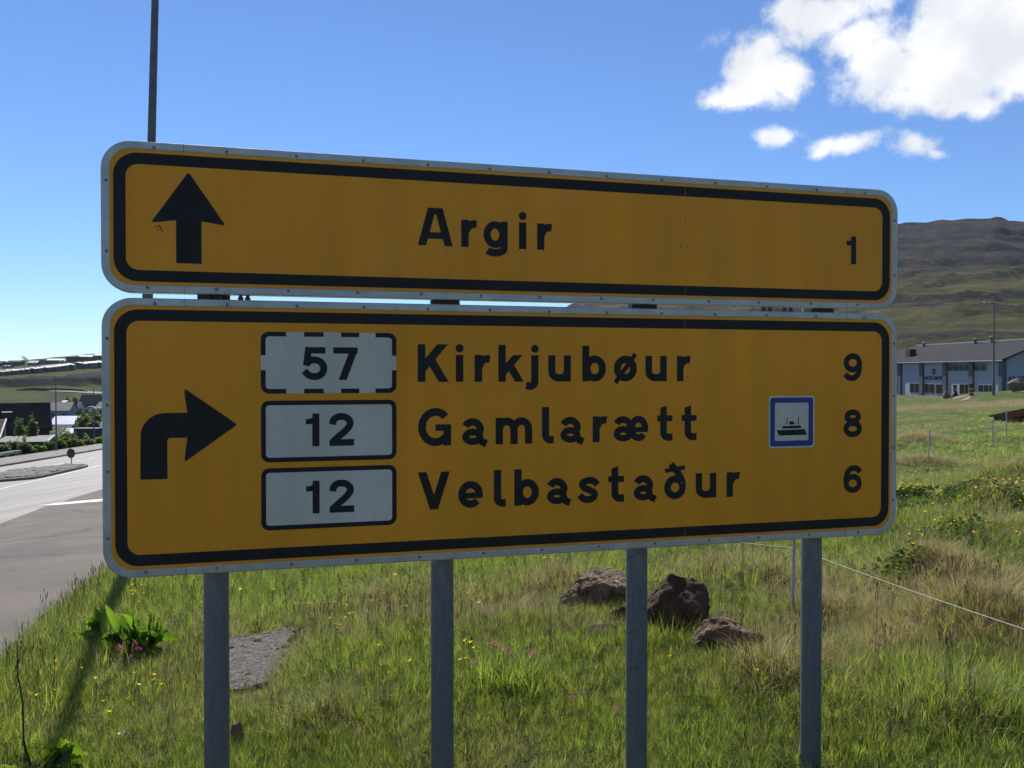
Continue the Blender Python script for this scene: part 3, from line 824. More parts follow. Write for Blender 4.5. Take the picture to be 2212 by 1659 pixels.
def glyph(ch):
    """letter shapes of the sign, in millimetres: cap height 141, x height 102, pen 29"""
    g = []
    A_ = lambda *q: g.append(q[0])
    if ch == 'K': A_(stroke([(14.5, 0), (14.5, 141)])); A_(stroke([(16, 48), (104, 153)], 31, cl=YC)); A_(stroke([(48, 84), (108, -16)], 32, cl=YC))
    elif ch == 'i': A_(stroke([(15, 0), (15, 102)], 29)); A_(circ(15, 127, 15.5))
    elif ch == 'r': A_(stroke([(14.5, 0), (14.5, 102)])); A_(stroke(arc(52, 52, 35, 36, 176, 78), 29, cl=[(0, 61, True), (1, 102, True)]))
    elif ch == 'k': A_(stroke([(14.5, 0), (14.5, 141)])); A_(stroke([(18, 36), (86, 112)], 29, cl=YX)); A_(stroke([(46, 62), (92, -14)], 30, cl=YX))
    elif ch == 'j': A_(stroke([(39, 102)] + [(39, -2)] + arc(19, -2, 20, 16, 0, -90) + [(3, -15)], 29, cl=[(1, 102, True)])); A_(circ(39, 127, 15.5))
    elif ch == 'u': A_(stroke([(14.5, 102)] + arc(46, 38, 31.5, 24, 180, 350), 29)); A_(stroke([(78.5, 102), (78.5, 0)]))
    elif ch == 'b': A_(stroke([(14.5, 0), (14.5, 141)])); A_(stroke(arc(52, 51, 32.5, 37, 0, 350, 34), 29, True))
    elif ch in 'øoe':
        if ch == 'e':
            A_(stroke(arc(48.5, 51, 34, 37, -4, 318, 34), 28)); A_(stroke([(24, 47), (96, 47)], 21, cl=[(0, 97, True)]))
        else:
            A_(stroke(arc(49, 51, 34.5, 37, 0, 350, 34), 29, True))
            if ch == 'ø': A_(stroke([(6, -6), (92, 109)], 19))
    elif ch == 'G':
        A_(stroke(arc(66, 70.5, 51, 57, 42, 318, 34), 29)); A_(stroke([(66, 68), (126, 68)], 24)); A_(stroke([(111, 79), (111, 0)], 29))
        A_(stroke([(80, 15.5), (112, 24)], 27, cl=[(1, 0, False)]))
    elif ch in 'aæ':
        A_(stroke(arc(41, 57, 31, 31, 152, 0) + [(72, 24)] + ([] if ch == 'æ' else arc(90, 24, 18, 16, 180, 245) + [(96, 3)]), 28 if ch == 'a' else 27))
        A_(stroke(arc(42, 31, 28, 18, 0, 350, 26), 26, True))
        if ch == 'æ':
            A_(stroke(arc(107, 51, 29, 37.5, 178, -4, 20), 27)); A_(stroke(arc(107, 51, 29, 37.5, 180, 320, 18), 27)); A_(stroke([(78, 47), (149, 47)], 21))
    elif ch == 'm':
        A_(stroke([(14.5, 0), (14.5, 102)])); A_(stroke(arc(44, 56, 29, 32, 165, 0) + [(73, 0)])); A_(stroke(arc(102.5, 56, 29, 32, 165, 0) + [(131.5, 0)]))
    elif ch == 'l': A_(stroke([(14.5, 141), (14.5, 34)] + arc(37, 34, 22.5, 21, 185, 262) + [(48, 13.5)], 29))
    elif ch == 't':
        A_(stroke([(28, 150), (28, 34)] + arc(50, 34, 22, 21, 185, 262) + [(67, 14)], 29, cl=None)); A_(stroke([(0, 90), (67, 90)], 24))
        g[0] = [q for q in g[0]]
        g[0][0] = [(13.5, 133), (42.5, 141), (42.5, 34), (13.5, 34)]
    elif ch == 'V': A_(stroke([(11, 155), (65, -12)], 31, cl=YC)); A_(stroke([(109, 155), (55, -12)], 31, cl=YC))
    elif ch == 's': A_(stroke(spline([(80, 70), (68, 84), (45, 89), (23, 82), (18, 70), (27, 59), (45, 51), (64, 42), (70, 30), (62, 18), (43, 13), (22, 17), (7, 32)], 5), 27))
    elif ch == 'ð':
        A_(stroke(arc(48, 48, 33.5, 34, 0, 350, 34), 29, True)); A_(stroke(spline([(82, 46), (80, 72), (66, 100), (44, 126), (30, 144)], 5), 27)); A_(stroke([(4, 116), (92, 128)], 17))
    elif ch == 'A': A_(stroke([(9, -16), (56, 157)], 30, cl=YC)); A_(stroke([(119, -16), (72, 157)], 30, cl=YC)); A_(stroke([(28, 38), (100, 38)], 24)); A_([[(50, 141), (78, 141), (74, 118), (54, 118)]])
    elif ch == 'g':
        A_(stroke(arc(45, 51, 31, 37, 0, 350, 34), 28, True)); A_(stroke([(80.5, 102), (80.5, 0)] + arc(45, -1, 35.5, 17, 0, -148), 28))
    elif ch == '1': A_(stroke([(35.5, 0), (35.5, 119)], 25)); A_(stroke([(0, 90), (34, 90)], 19)); A_([[(12, 99), (24, 105), (26, 119), (36, 119), (36, 95)]])
    elif ch == '2': A_(stroke(spline([(13, 78), (17, 95), (30, 105), (46, 107), (64, 102), (76, 87), (72, 70), (55, 51), (30, 30), (12, 12)], 5), 25, cl=[(1, 0, False)])); A_(stroke([(2, 12), (90, 12)], 24))
    elif ch == '5': A_(stroke([(13, 107.5), (82, 107.5)], 23)); A_(stroke([(23, 119), (15, 52)], 24)); A_(stroke(spline([(12, 56), (26, 69), (45, 73), (64, 66), (75, 50), (75, 35), (65, 19), (44, 12.5), (24, 17), (7, 33)], 5), 25))
    elif ch == '7': A_(stroke([(0, 107.5), (87, 107.5)], 23)); A_(stroke([(77, 118), (29, -10)], 27, cl=[(1, 0, False), (1, 119, True)]))
    elif ch in '96':
        A_(stroke(arc(45, 78, 33, 29, 0, 350, 32), 25, True)); A_(stroke(spline([(78, 80), (78, 52), (70, 28), (55, 15), (38, 12), (22, 16), (8, 30)], 5), 25))
        if ch == '6': g = [[[(90 - a, 119 - b) for a, b in q] for q in st] for st in g]
    elif ch == '8': A_(stroke(arc(47, 88.5, 29, 18.5, 0, 350, 28), 25, True)); A_(stroke(arc(47, 36, 34, 24, 0, 350, 30), 25, True))
    return g
def face_front(me):
    bm = bmesh.new(); bm.from_mesh(me)
    for f in bm.faces:
        if f.normal.y > 0: f.normal_flip()
    bm.to_mesh(me); bm.free(); return me
def word(name, letters, base, y, parent, label):
    """letters: (character, u position of its left edge); each one a piece of its own"""
    for ch, u in letters:
        vs, fs = [], []
        for si, st in enumerate(glyph(ch)):
            for qi, q in enumerate(st):
                b = len(vs); yy = y - si * .00015
                vs += [(lx(u + p[0] / 1000.), yy, lz(base + p[1] / 1000.)) for p in q]; fs.append(tuple(range(b, b + len(q))))
        me = face_front(new_mesh(name, vs, fs, M['black']))
        bm = bmesh.new(); bm.from_mesh(me); bmesh.ops.remove_doubles(bm, verts=bm.verts, dist=1e-5); bm.to_mesh(me); bm.free()
        o = link(name, me, parent); o['label'] = label + ', the ' + ch
SEAM = 2.178
rivet_me = MB().lathe([(.0058, 0), (.0058, .0012), (.0035, .0022), (.0012, .0010)], 10).mesh('rivet', M['screw'], smooth=False)
def panel(z0, z1, label):
    T = .022
    mb = MB()
    # left sheet is the panel itself, right sheet its child, a 1.5 mm joint between
    def sheet(ua, ub):
        q = rrect(.006, z0 + .006, SW - .006, z1 - .006, .09)
        q = clip_poly(clip_poly(q, 0, ua, False), 0, ub, True)
        m_ = MB(); nq = len(q)
        vs = [(lx(u), 0, lz(z)) for u, z in q] + [(lx(u), .004, lz(z)) for u, z in q]
        fs = [tuple(range(nq))[::-1], tuple(range(nq, 2 * nq))] + [(i, (i + 1) % nq, nq + (i + 1) % nq, nq + i) for i in range(nq)]
        me = m_.add(vs, fs).mesh('panel_sheet', M['yellow'])
        bm = bmesh.new(); bm.from_mesh(me); bmesh.ops.recalc_face_normals(bm, faces=bm.faces); bm.to_mesh(me); bm.free()
        return me
    p = link('sign_panel', sheet(0, SEAM - .0008), sign); p['label'] = label
    link('panel_sheet', sheet(SEAM + .0008, SW), p)
    fr_ = ring_faces('edge_frame', rrect(0, z0, SW, z1, .098), rrect(.0285, z0 + .0285, SW - .0285, z1 - .0285, .0695), -.0022, p, M['alu'], .035)
    bv = fr_.modifiers.new('rounded edge', 'BEVEL'); bv.width = .0045; bv.segments = 3; bv.limit_method = 'ANGLE'; bv.angle_limit = math.radians(50)
    # the black border, parted at the joint
    q0 = .0395; q1 = .0785
    out = rrect(q0, z0 + q0, SW - q0, z1 - q0, .078, 10); inn = rrect(q1, z0 + q1, SW - q1, z1 - q1, .042, 10)
    for ua, ub in ((0, SEAM - .0008), (SEAM + .0008, SW)):
        polys = []
        nn = len(out)
        for k in range(nn):
            q = [out[k], out[(k + 1) % nn], inn[(k + 1) % nn], inn[k]]
            q = clip_poly(clip_poly(q, 0, ua, False), 0, ub, True) if True else q
            if len(q) >= 3: polys.append(q)
        vs, fs = [], []
        for q in polys:
            b = len(vs); vs += [(lx(u), -.0006, lz(z)) for u, z in q]; fs.append(tuple(range(b, b + len(q))))
        me = new_mesh('border_stripe', vs, fs, M['black'])
        bm = bmesh.new(); bm.from_mesh(me)
        for f in bm.faces:
            if f.normal.y > 0: f.normal_flip()
        bm.to_mesh(me); bm.free(); link('border_stripe', me, p)
    # screws round the frame
    def riv(u, z):
        o = link('rivet', rivet_me, p, (lx(u), -.0022, lz(z))); o.rotation_euler = (math.radians(90), 0, 0)
    nn = 13
    for k in range(nn):
        u = .17 + (SW - .34) * k / (nn - 1)
        riv(u, z1 - .0185 + random.uniform(-.001, .001)); riv(u - .03 + random.uniform(-.01, .01), z0 + .0185)
    for k in range(2 if z1 - z0 < .7 else 4):
        nv = 2 if z1 - z0 < .7 else 4
        z = z0 + .14 + (z1 - z0 - .28) * k / (nv - 1)
        riv(.0175, z); riv(SW - .0175, z + .01)
    # butt joints of the frame profile
    for u in (.265, SW - .26):
        for za, zb in ((z1 - .028, z1 + .0004), (z0 - .0004, z0 + .028)):
            flat('frame_joint', [[(u, za), (u + .0016, za), (u + .0016, zb), (u, zb)]], -.00245, M['clamp'], p)
    # sheet fixings beside the joint
    zs = [(z0 + z1) / 2 - .02] if z1 - z0 < .7 else [z0 + .26, z0 + .50, z0 + .69]
    for z in zs:
        for du in ((-.018, .012) if z1 - z0 < .7 else (random.choice((-.013, .013)),)):
            o = link('rivet', rivet_me, p, (lx(SEAM + du), 0, lz(z))); o.rotation_euler = (math.radians(90), 0, 0); o.scale = (.8, .8, .6)
    return p
UP0, UP1, LO0, LO1 = 1.824, 2.3436, .843, 1.807
upper = panel(UP0, UP1, 'upper yellow panel with straight-ahead arrow')
lower = panel(LO0, LO1, 'lower yellow panel with right-turn arrow')
yk = -.0008
def rounded(pts, rad, n=5):
    """outline with some corners rounded; rad per corner"""
    out = []; m_ = len(pts)
    for i in range(m_):
        r = rad[i]
        if not r: out.append(pts[i]); continue
        a, b, c = np.array(pts[i - 1]), np.array(pts[i]), np.array(pts[(i + 1) % m_])
        da = (a - b) / np.linalg.norm(a - b); dc = (c - b) / np.linalg.norm(c - b)
        p0 = b + da * r; p1 = b + dc * r
        for k in range(n + 1):
            t = k / n; out.append(tuple((1 - t) ** 2 * p0 + 2 * t * (1 - t) * b + t * t * p1))
    return out
flat('arrow', [rounded([(.2810, 2.248), (.1580, 2.0665), (.2400, 2.0785), (.3230, 2.0785), (.4040, 2.0665)], [.012, .012, 0, 0, .012]),
               [(.2400, 2.0790), (.2400, 1.9302), (.3230, 1.9302), (.3230, 2.0790)]], yk, M['black'], upper, 'black arrow pointing straight up')
word('letter', [('A', 1.0863), ('r', 1.2493), ('g', 1.3359), ('i', 1.4756), ('r', 1.549)], 2.0255, yk, upper, 'black word Argir')
word('digit', [('1', 2.937)], 2.0165, yk, upper, 'black distance number 1')
# scuffs under the arrow head
flat('scuff_mark', [[(.180 + dx, 2.050 + dz), (.186 + dx, 2.051 + dz), (.185 + dx, 2.046 + dz), (.179 + dx, 2.045 + dz)] for dx, dz in ((-.008, .005), (-.003, -.006), (.006, .004), (.009, -.002), (.014, -.010), (.002, .009))], yk, M['clamp'], upper)
# right-turn arrow
stem = [(.1208, 1.1812), (.2079, 1.1812)]
inner_arc = arc(.2179, 1.3131, .010, .010, 180, 90, 5)
outer_arc = arc(.2018, 1.3300, .0800, .0802, 90, 180, 14)
flat('arrow', [stem + inner_arc + [(.2735, 1.3231), (.2735, 1.4102)] + outer_arc,
               rounded([(.2735, 1.4102), (.2625, 1.4965), (.4400, 1.3667), (.2625, 1.2365), (.2735, 1.3231)], [0, .013, .010, .013, 0])], yk, M['black'], lower, 'black arrow turning right')
word('letter', list(zip('Kirkjubøur', [1.0832, 1.2275, 1.3013, 1.3942, 1.5010, 1.5944, 1.7349, 1.8683, 2.0038, 2.1421])), 1.5153, yk, lower, 'black word Kirkjubøur')
word('letter', list(zip('Gamlarætt', [1.0841, 1.2516, 1.3833, 1.5689, 1.6434, 1.7786, 1.8665, 2.0555, 2.1631])), 1.2752, yk, lower, 'black word Gamlarætt')
word('letter', list(zip('Velbastaður', [1.0838, 1.2363, 1.3759, 1.4577, 1.5885, 1.7177, 1.8451, 1.9531, 2.0868, 2.2272, 2.3681])), 1.0362, yk, lower, 'black word Velbastaður')
word('digit', [('9', 2.9262)], 1.5143, yk, lower, 'black distance number 9')
word('digit', [('8', 2.9252)], 1.2720, yk, lower, 'black distance number 8')
word('digit', [('6', 2.9288)], 1.0310, yk, lower, 'black distance number 6')
# route number plates
B0, B1 = .5205, 1.0035
for (za, zb, txt, dashed) in ((1.4752, 1.6962, '57', True), (1.2291, 1.4497, '12', False), (.9855, 1.2080, '12', False)):
    flat('route_plate', [rrect(B0, za, B1, zb, .028)], yk, M['white'], lower, 'white route plate ' + txt)
    o_, i_ = rrect(B0, za, B1, zb, .028), rrect(B0 + .0165, za + .0165, B1 - .0165, zb - .0165, .013)
    if not dashed:
        ring_faces('plate_border', o_, i_, yk - .0004, lower, M['black'])
    else:
        polys = []; nn = len(o_)
        quads = [[o_[k], o_[(k + 1) % nn], i_[(k + 1) % nn], i_[k]] for k in range(nn)]
        zlo, zhi = za + .0835, za + .1370
        us = [(B0, B0 + .087), (B0 + .150, B0 + .219), (B0 + .281, B0 + .347), (B0 + .406, B1)]
        for q in quads:
            zm = [p[1] for p in q]; um = [p[0] for p in q]
            if max(zm) - min(zm) > .10:      # upright sides: a gap in the middle
                polys += [clip_poly(q, 1, zlo, True), clip_poly(q, 1, zhi, False)]
            elif max(um) - min(um) > .10:
                polys += [clip_poly(clip_poly(q, 0, a_, False), 0, b_, True) for a_, b_ in us]
            else: polys.append(q)
        groups = {}
        for q in polys:
            if len(q) < 3: continue
            mu = sum(p[0] for p in q) / len(q); mz = sum(p[1] for p in q) / len(q)
            corner = [(k, z_) for k, z_ in (((B0, 0), za), ((B1, 1), za), ((B0, 0), zb), ((B1, 1), zb)) if abs(mu - k[0]) < .1 and abs(mz - z_) < .095]
            key = (corner[0][0][1], corner[0][1]) if corner else (round(mu, 1), round(mz, 1))
            groups.setdefault(key, []).append(q)
        for qs in groups.values():
            vs, fs = [], []
            for q in qs:
                b = len(vs); vs += [(lx(u), yk - .0004, lz(z)) for u, z in q]; fs.append(tuple(range(b, b + len(q))))
            link('border_dash', face_front(new_mesh('border_dash', vs, fs, M['black'])), lower)
    if txt == '57': word('digit', [('5', .6638), ('7', .7742)], 1.5232, yk - .0004, lower, 'black route number 57')
    else: word('digit', [('1', .6758), ('2', .7577)], za + .0540, yk - .0004, lower, 'black route number 12')
# ferry symbol
fp = flat('ferry_plate', [rrect(2.5628, 1.2325, 2.7829, 1.4522, .014)], yk, M['white'], lower, 'small blue and white ferry symbol plate')
ring_faces('ferry_border', rrect(2.5700, 1.2398, 2.7757, 1.4449, .012), rrect(2.5922, 1.2630, 2.7535, 1.4231, .006), yk - .0004, lower, M['blue'])
fu = lambda x: 2.601 + (x - 260) * .000727
fz = lambda y: 1.3107 - (y - 868) * .00064
ferry = [[(260, 872), (445, 868), (460, 906), (275, 908)], [(297, 846), (414, 843), (425, 861), (297, 862)], [(343, 815), (369, 815), (380, 836), (343, 837)],
         [(327, 788), (332, 788), (326, 837), (320, 837)], [(403, 786), (408, 786), (402, 837), (396, 837)]]
flat('ferry_symbol', [[(fu(a), fz(b)) for a, b in q] for q in ferry], yk - .0004, M['black'], lower, 'black ferry symbol')
# posts, rails and clamps behind the panels
PU = [.360, 1.196, 2.015, 2.846]
for i, u in enumerate(PU):
    wx = SL[0] + SU[0] * u - SN[0] * .11; wy = SL[1] + SU[1] * u - SN[1] * .11
    zb = gz(wx, wy) - .25 - SB
    o = MB().lathe([(.0445, zb), (.0445, UP1 - SB - .10), (.043, UP1 - SB - .095), (.001, UP1 - SB - .09)], 28).build('post', M['post'], sign, (lx(u), .11, 0), smooth=True)
    smooth_by_angle(o.data, 40)
    for z in (UP0 + .12, UP1 - .12, LO0 + .14, LO1 - .14):
        MB().lathe([(.0505, lz(z) - .02), (.0505, lz(z) + .02)], 24).build('clamp_band', M['clamp'], o)
    # channel piece seen in the gap
    MB().box(-.055, -.075, lz(UP0) - .03, .055, -.047, lz(UP0) + .02).build('channel', M['clamp'], o)
for z in (UP0 + .12, UP1 - .12, LO0 + .14, LO1 - .14):
    MB().box(lx(.06), .036, lz(z) - .02, lx(SW - .06), .062, lz(z) + .02).build('cross_rail', M['galv'], sign)
for u in (.345, .385, .452, .476, 2.555, 2.585, 2.655, 2.685):
    b_ = MB().tube([(0, 0, -.02), (0, 0, .03)], .0065, 8); b_.tube([(0, 0, -.004), (0, 0, .004)], .010, 6)
    b_.build('bolt', M['clamp'], sign, (lx(u), .030, lz(UP0) - .010))

# thin pencil-dark spiral scratch on the third post
third = [o for o in sign.children if o.name.startswith('post')][2]
for k in range(5):
    z_ = lz(.78 - k * .155)
    pts = []
    for j in range(12):
        a = math.radians(-175 + 150 * j / 11)
        pts.append((.0447 * math.cos(a), .0447 * math.sin(a), z_ + .065 * j / 11 + .004 * math.sin(j * 1.7 + k)))
    MB().tube(pts, .0011, 4).build('scratch', M['clamp'], third)

# ------------------------------------------------------------------ street light poles
M['lamphead'] = mk_mat('lamp housing', (.35, .36, .37), .1, 10, .45, .3)
def street_light(name, loc, h, r0, r1, label, lean=(0, 0), arm=1.0, arm_rot=0., step=.5, group=None, stepz=None):
    root = empty(name, loc, 0, label, 'street light', group)
    root.rotation_euler = (lean[0], lean[1], 0)
    zc = stepz or h * step
    MB().lathe([(r0 * 1.4, -.6), (r0 * 1.4, 1.3), (r0, 1.4), (r0 * .98, zc), (r1, zc + .06)], 18).build('lower_shaft', M['darksteel'], root, smooth=True, angle=40)
    MB().lathe([(r1, zc + .055), (r1 * .72, h), (.001, h + .01)], 18).build('upper_shaft', M['darksteel'], root, angle=40)
    ca, sa = math.cos(arm_rot), math.sin(arm_rot)
    MB().tube([(0, 0, h - .1), (.25 * arm * ca, .25 * arm * sa, h + .02), (arm * ca, arm * sa, h + .06)], r1 * .55, 8).build('lamp_arm', M['darksteel'], root)
    hd = MB().box(-.30, -.11, -.05, .30, .11, .06, bev=.03).build('lamp_head', M['lamphead'], root, (arm * ca + .2 * ca, arm * sa + .2 * sa, h + .07), arm_rot)
    MB().box(-.24, -.08, -.065, .20, .08, -.05).build('lens', M['white'], hd)
    return root
pp = hit(305, 1200)
street_light('street_light', pp, 8.9, .066, .052, 'tall grey street light pole rising behind the left end of the yellow sign', (0, math.radians(1.75)), 1.2, math.radians(160), stepz=5.05)

# ------------------------------------------------------------------ old concrete slab
def rough_sheet(n, fn):
    pass
def build_slab():
    cx, cy_ = -1.72, 5.75
    n = 44; rng = np.random.default_rng(3)
    # corners of the slab on the ground, surveyed
    q = [hit(452, 1500), hit(562, 1502), hit(660, 1362), hit(452, 1385)]
    V = []; top = []
    for i in range(n + 1):
        for j in range(n + 1):
            u, v = i / n, j / n
            x = (1 - v) * ((1 - u) * q[0][0] + u * q[1][0]) + v * ((1 - u) * q[3][0] + u * q[2][0])
            y = (1 - v) * ((1 - u) * q[0][1] + u * q[1][1]) + v * ((1 - u) * q[3][1] + u * q[2][1])
            ed = min(u, v, 1 - u, 1 - v)
            k_ = max(0., 1 - ed / .2); x += .13 * float(fbm(np.array([x * 7]), np.array([y * 7]), 3, 71)[0]) * k_; y += .13 * float(fbm(np.array([x * 7]), np.array([y * 7]), 3, 72)[0]) * k_
            z = .030 + .012 * float(fbm(np.array([x * 14]), np.array([y * 14]), 3, 73)[0]) + .0045 * rng.random()
            if ed < .001: z = -.08
            base = (1 - v) * ((1 - u) * q[0][2] + u * q[1][2]) + v * ((1 - u) * q[3][2] + u * q[2][2])
            V.append((x, y, base + z))
    F_ = [(i * (n + 1) + j, (i + 1) * (n + 1) + j, (i + 1) * (n + 1) + j + 1, i * (n + 1) + j + 1) for i in range(n) for j in range(n)]
    c = np.mean(np.array(V), axis=0)
    o = link('concrete_slab', new_mesh('concrete_slab', np.array(V) - c, F_, M['concrete']), None, c)
    tag(o, 'rough weathered concrete slab sunk in the grass by the leftmost sign post', 'concrete slab')
    # crumbs of stone and cushions of moss lying on it
    for k in range(11):
        u, v = rng.random(), rng.random()
        side = rng.random()
        if side < .6: u = rng.choice([rng.uniform(0, .16), rng.uniform(.84, 1.0)])
        x = (1 - v) * ((1 - u) * q[0][0] + u * q[1][0]) + v * ((1 - u) * q[3][0] + u * q[2][0])
        y = (1 - v) * ((1 - u) * q[0][1] + u * q[1][1]) + v * ((1 - u) * q[3][1] + u * q[2][1])
        z = (1 - v) * ((1 - u) * q[0][2] + u * q[1][2]) + v * ((1 - u) * q[3][2] + u * q[2][2]) + .035
        bm = bmesh.new(); bmesh.ops.create_icosphere(bm, subdivisions=2, radius=1)
        R = rng.uniform(.015, .04)
        for ve in bm.verts: ve.co = Vector((ve.co.x * R * rng.uniform(.9, 1.1), ve.co.y * R * .8, ve.co.z * R * .33))
        me = bpy.data.meshes.new('moss_cushion'); bm.to_mesh(me); bm.free(); me.materials.append(M['moss'])
        link('moss_cushion', me, o, (x - c[0], y - c[1], z - c[2]), rng.uniform(0, 6))
    return q
SLAB = build_slab()
SLABQ = [(p[0], p[1]) for p in SLAB]

# ------------------------------------------------------------------ boulders
def rock_mat(name, c1, c2, c3):
    m, nt, out = nodes_of(name); L = nt.links.new; N = nt.nodes.new
    p = N('ShaderNodeBsdfPrincipled'); p.inputs['Roughness'].default_value = .95; p.inputs['Specular IOR Level'].default_value = .15; L(p.outputs[0], out.inputs['Surface'])
    tc = N('ShaderNodeTexCoord')
    n1 = N('ShaderNodeTexNoise'); n1.inputs['Scale'].default_value = 6; n1.inputs['Detail'].default_value = 10; n1.inputs['Roughness'].default_value = .7; L(tc.outputs['Object'], n1.inputs['Vector'])
    cr = N('ShaderNodeValToRGB'); e = cr.color_ramp.elements; e.new(.5)
    for i, (pos, c) in enumerate(((.32, c1), (.5, c2), (.7, c3))): e[i].position = pos; e[i].color = (*c, 1)
    L(n1.outputs['Fac'], cr.inputs[0]); L(cr.outputs[0], p.inputs['Base Color'])
    vo = N('ShaderNodeTexNoise'); vo.inputs['Scale'].default_value = 38; vo.inputs['Detail'].default_value = 8; L(tc.outputs['Object'], vo.inputs['Vector'])
    bn = N('ShaderNodeBump'); bn.inputs['Strength'].default_value = .9; bn.inputs['Distance'].default_value = .03; L(vo.outputs['Fac'], bn.inputs['Height']); L(bn.outputs[0], p.inputs['Normal'])
    return m
M['rock_grey'] = rock_mat('grey basalt', (.080, .058, .038), (.172, .130, .090), (.29, .225, .158))
M['rock_dark'] = rock_mat('dark basalt', (.034, .024, .015), (.074, .054, .036), (.135, .102, .070))
M['rock_red'] = rock_mat('reddish stone', (.066, .044, .030), (.14, .098, .066), (.235, .17, .118))
def boulder(name, px, py, size, mat, label, seed, rotz=0., flat_=.0, sub=5, depth=None, sink=.25, group=None):
    p = hit(px, py)
    rng = np.random.default_rng(seed)
    bm = bmesh.new(); bmesh.ops.create_icosphere(bm, subdivisions=sub, radius=1)
    co = np.array([v.co for v in bm.verts])
    # broken planes make it a stone rather than a ball
    for k in range(15):
        n_ = rng.normal(size=3); n_ /= np.linalg.norm(n_); lim = rng.uniform(.58, .88)
        d_ = co @ n_; over = d_ > lim
        co[over] -= np.outer(d_[over] - lim, n_) * .95
    nz = fbm(co[:, 0] * 2.2 + seed, co[:, 1] * 2.2 + co[:, 2] * 1.7, 4, seed) * .13 + fbm(co[:, 0] * 7 + seed, co[:, 2] * 7 + co[:, 1] * 5, 4, seed + 5) * .09 - .06 * np.maximum(0, fbm(co[:, 0] * 3 + co[:, 2] * 2.2, co[:, 1] * 3 + 4, 2, seed + 9))
    co = co * (1 + nz)[:, None]
    co = co * np.array(size)
    for v, c in zip(bm.verts, co): v.co = Vector(c)
    me = bpy.data.meshes.new(name); bm.to_mesh(me); bm.free(); me.materials.append(mat)
    smooth_by_angle(me, 32)
    o = link(name, me, None, (p[0], p[1], p[2] + size[2] * (1 - sink * 2)), rotz)
    return tag(o, label, 'rock', group)
boulder('boulder', 1456, 1368, (.27, .24, .275), M['rock_dark'], 'big rounded dark boulder between the two right-hand sign posts', 11, .4, sink=.18)
boulder('boulder', 1318, 1316, (.29, .22, .20), M['rock_grey'], 'pale angular boulder just left of the third sign post', 14, .2, sink=.15)
boulder('boulder', 1244, 1320, (.15, .13, .125), M['rock_grey'], 'small pale stone at the left end of the boulder heap', 23, .9, sink=.15)
boulder('boulder', 1560, 1408, (.25, .17, .135), M['rock_red'], 'low reddish flat-topped rock in front of the big dark boulder', 31, -.15, sink=.12)
boulder('boulder', 1345, 1350, (.09, .08, .09), M['rock_dark'], 'small dark stone tucked behind the third sign post', 37, .3, sink=.2)
boulder('boulder', 1300, 1378, (.15, .08, .06), M['rock_dark'], 'low grassy stone left of the third post, below the pale boulder', 41, .1, sink=.25)
boulder('boulder', 1560, 1342, (.10, .07, .05), M['rock_grey'], 'small stone half hidden in grass right of the big dark boulder', 43, .1, sink=.3)
boulder('stone', 514, 1612, (.040, .035, .085), M['rock_grey'], 'small upright grey stone at the foot of the leftmost sign post', 47, .1, sub=3, sink=.15)

# ------------------------------------------------------------------ electric fence
def stake(fence, px, py, h, tilt=0.0, xy=None, r=.010):
    p = hit(px, py) if xy is None else np.array([xy[0], xy[1], gz(*xy)])
    m_ = MB().box(-r, -r * .45, -.2, r, r * .45, h, bev=.002)
    m_.box(-r * .4, -r, -.2, r * .4, r, h - .003)
    o = m_.build('stake', M['stake'], fence, p - np.array(fence.location))
    o.rotation_euler = (0, tilt, 0)
    for z in (h * .55, h * .78, h - .06):
        MB().tube([(r, 0, z), (r + .012, 0, z + .004), (r + .014, 0, z + .018)], .003, 5).build('wire_hook', M['stake'], o)
    return p
def cord(fence, pts):
    out = []
    for a, b in zip(pts[:-1], pts[1:]):
        a, b = np.array(a), np.array(b); L_ = np.linalg.norm(b - a)
        for k in range(14):
            t = k / 14; p = a * (1 - t) + b * t; p[2] -= .035 * L_ * t * (1 - t); out.append(tuple(p - np.array(fence.location)))
    out.append(tuple(np.array(pts[-1]) - np.array(fence.location)))
    return MB().tube(out, .0024, 5).build('cord', M['wire'], fence)
f1 = empty('electric_fence', hit(1712, 1333), 0, 'single-cord fence on a thin grey stake beside the rightmost sign post', 'fence')
st1 = stake(f1, 1712, 1333, .62, math.radians(1.0))
st0 = stake(f1, 0, 0, .62, 0, (-.5, 10.4)); st5 = stake(f1, 0, 0, .62, 0, (2.85, 2.35))
cord(f1, [(st0[0], st0[1], st0[2] + .5), (st1[0] + .012, st1[1], st1[2] + .48), (st5[0], st5[1], st5[2] + .52)])
f2 = empty('electric_fence', hit(2005, 993), 0, 'far fence of thin pale stakes and cord leading to the rusty shelter', 'fence')
st2 = stake(f2, 2005, 993, .60, math.radians(3), r=.013)
st3 = stake(f2, 2145, 965, .68, math.radians(-1), r=.013)
st4 = stake(f2, 2174, 944, .70, 0, r=.013)
cord(f2, [(7.2, 16.2, gz(7.2, 16.2) + .30), (st2[0] + .02, st2[1], st2[2] + .42), (st3[0] + .02, st3[1], st3[2] + .45), (st4[0] + .02, st4[1], st4[2] + .46), (19.5, 27.5, gz(19.5, 27.5) + .62)])

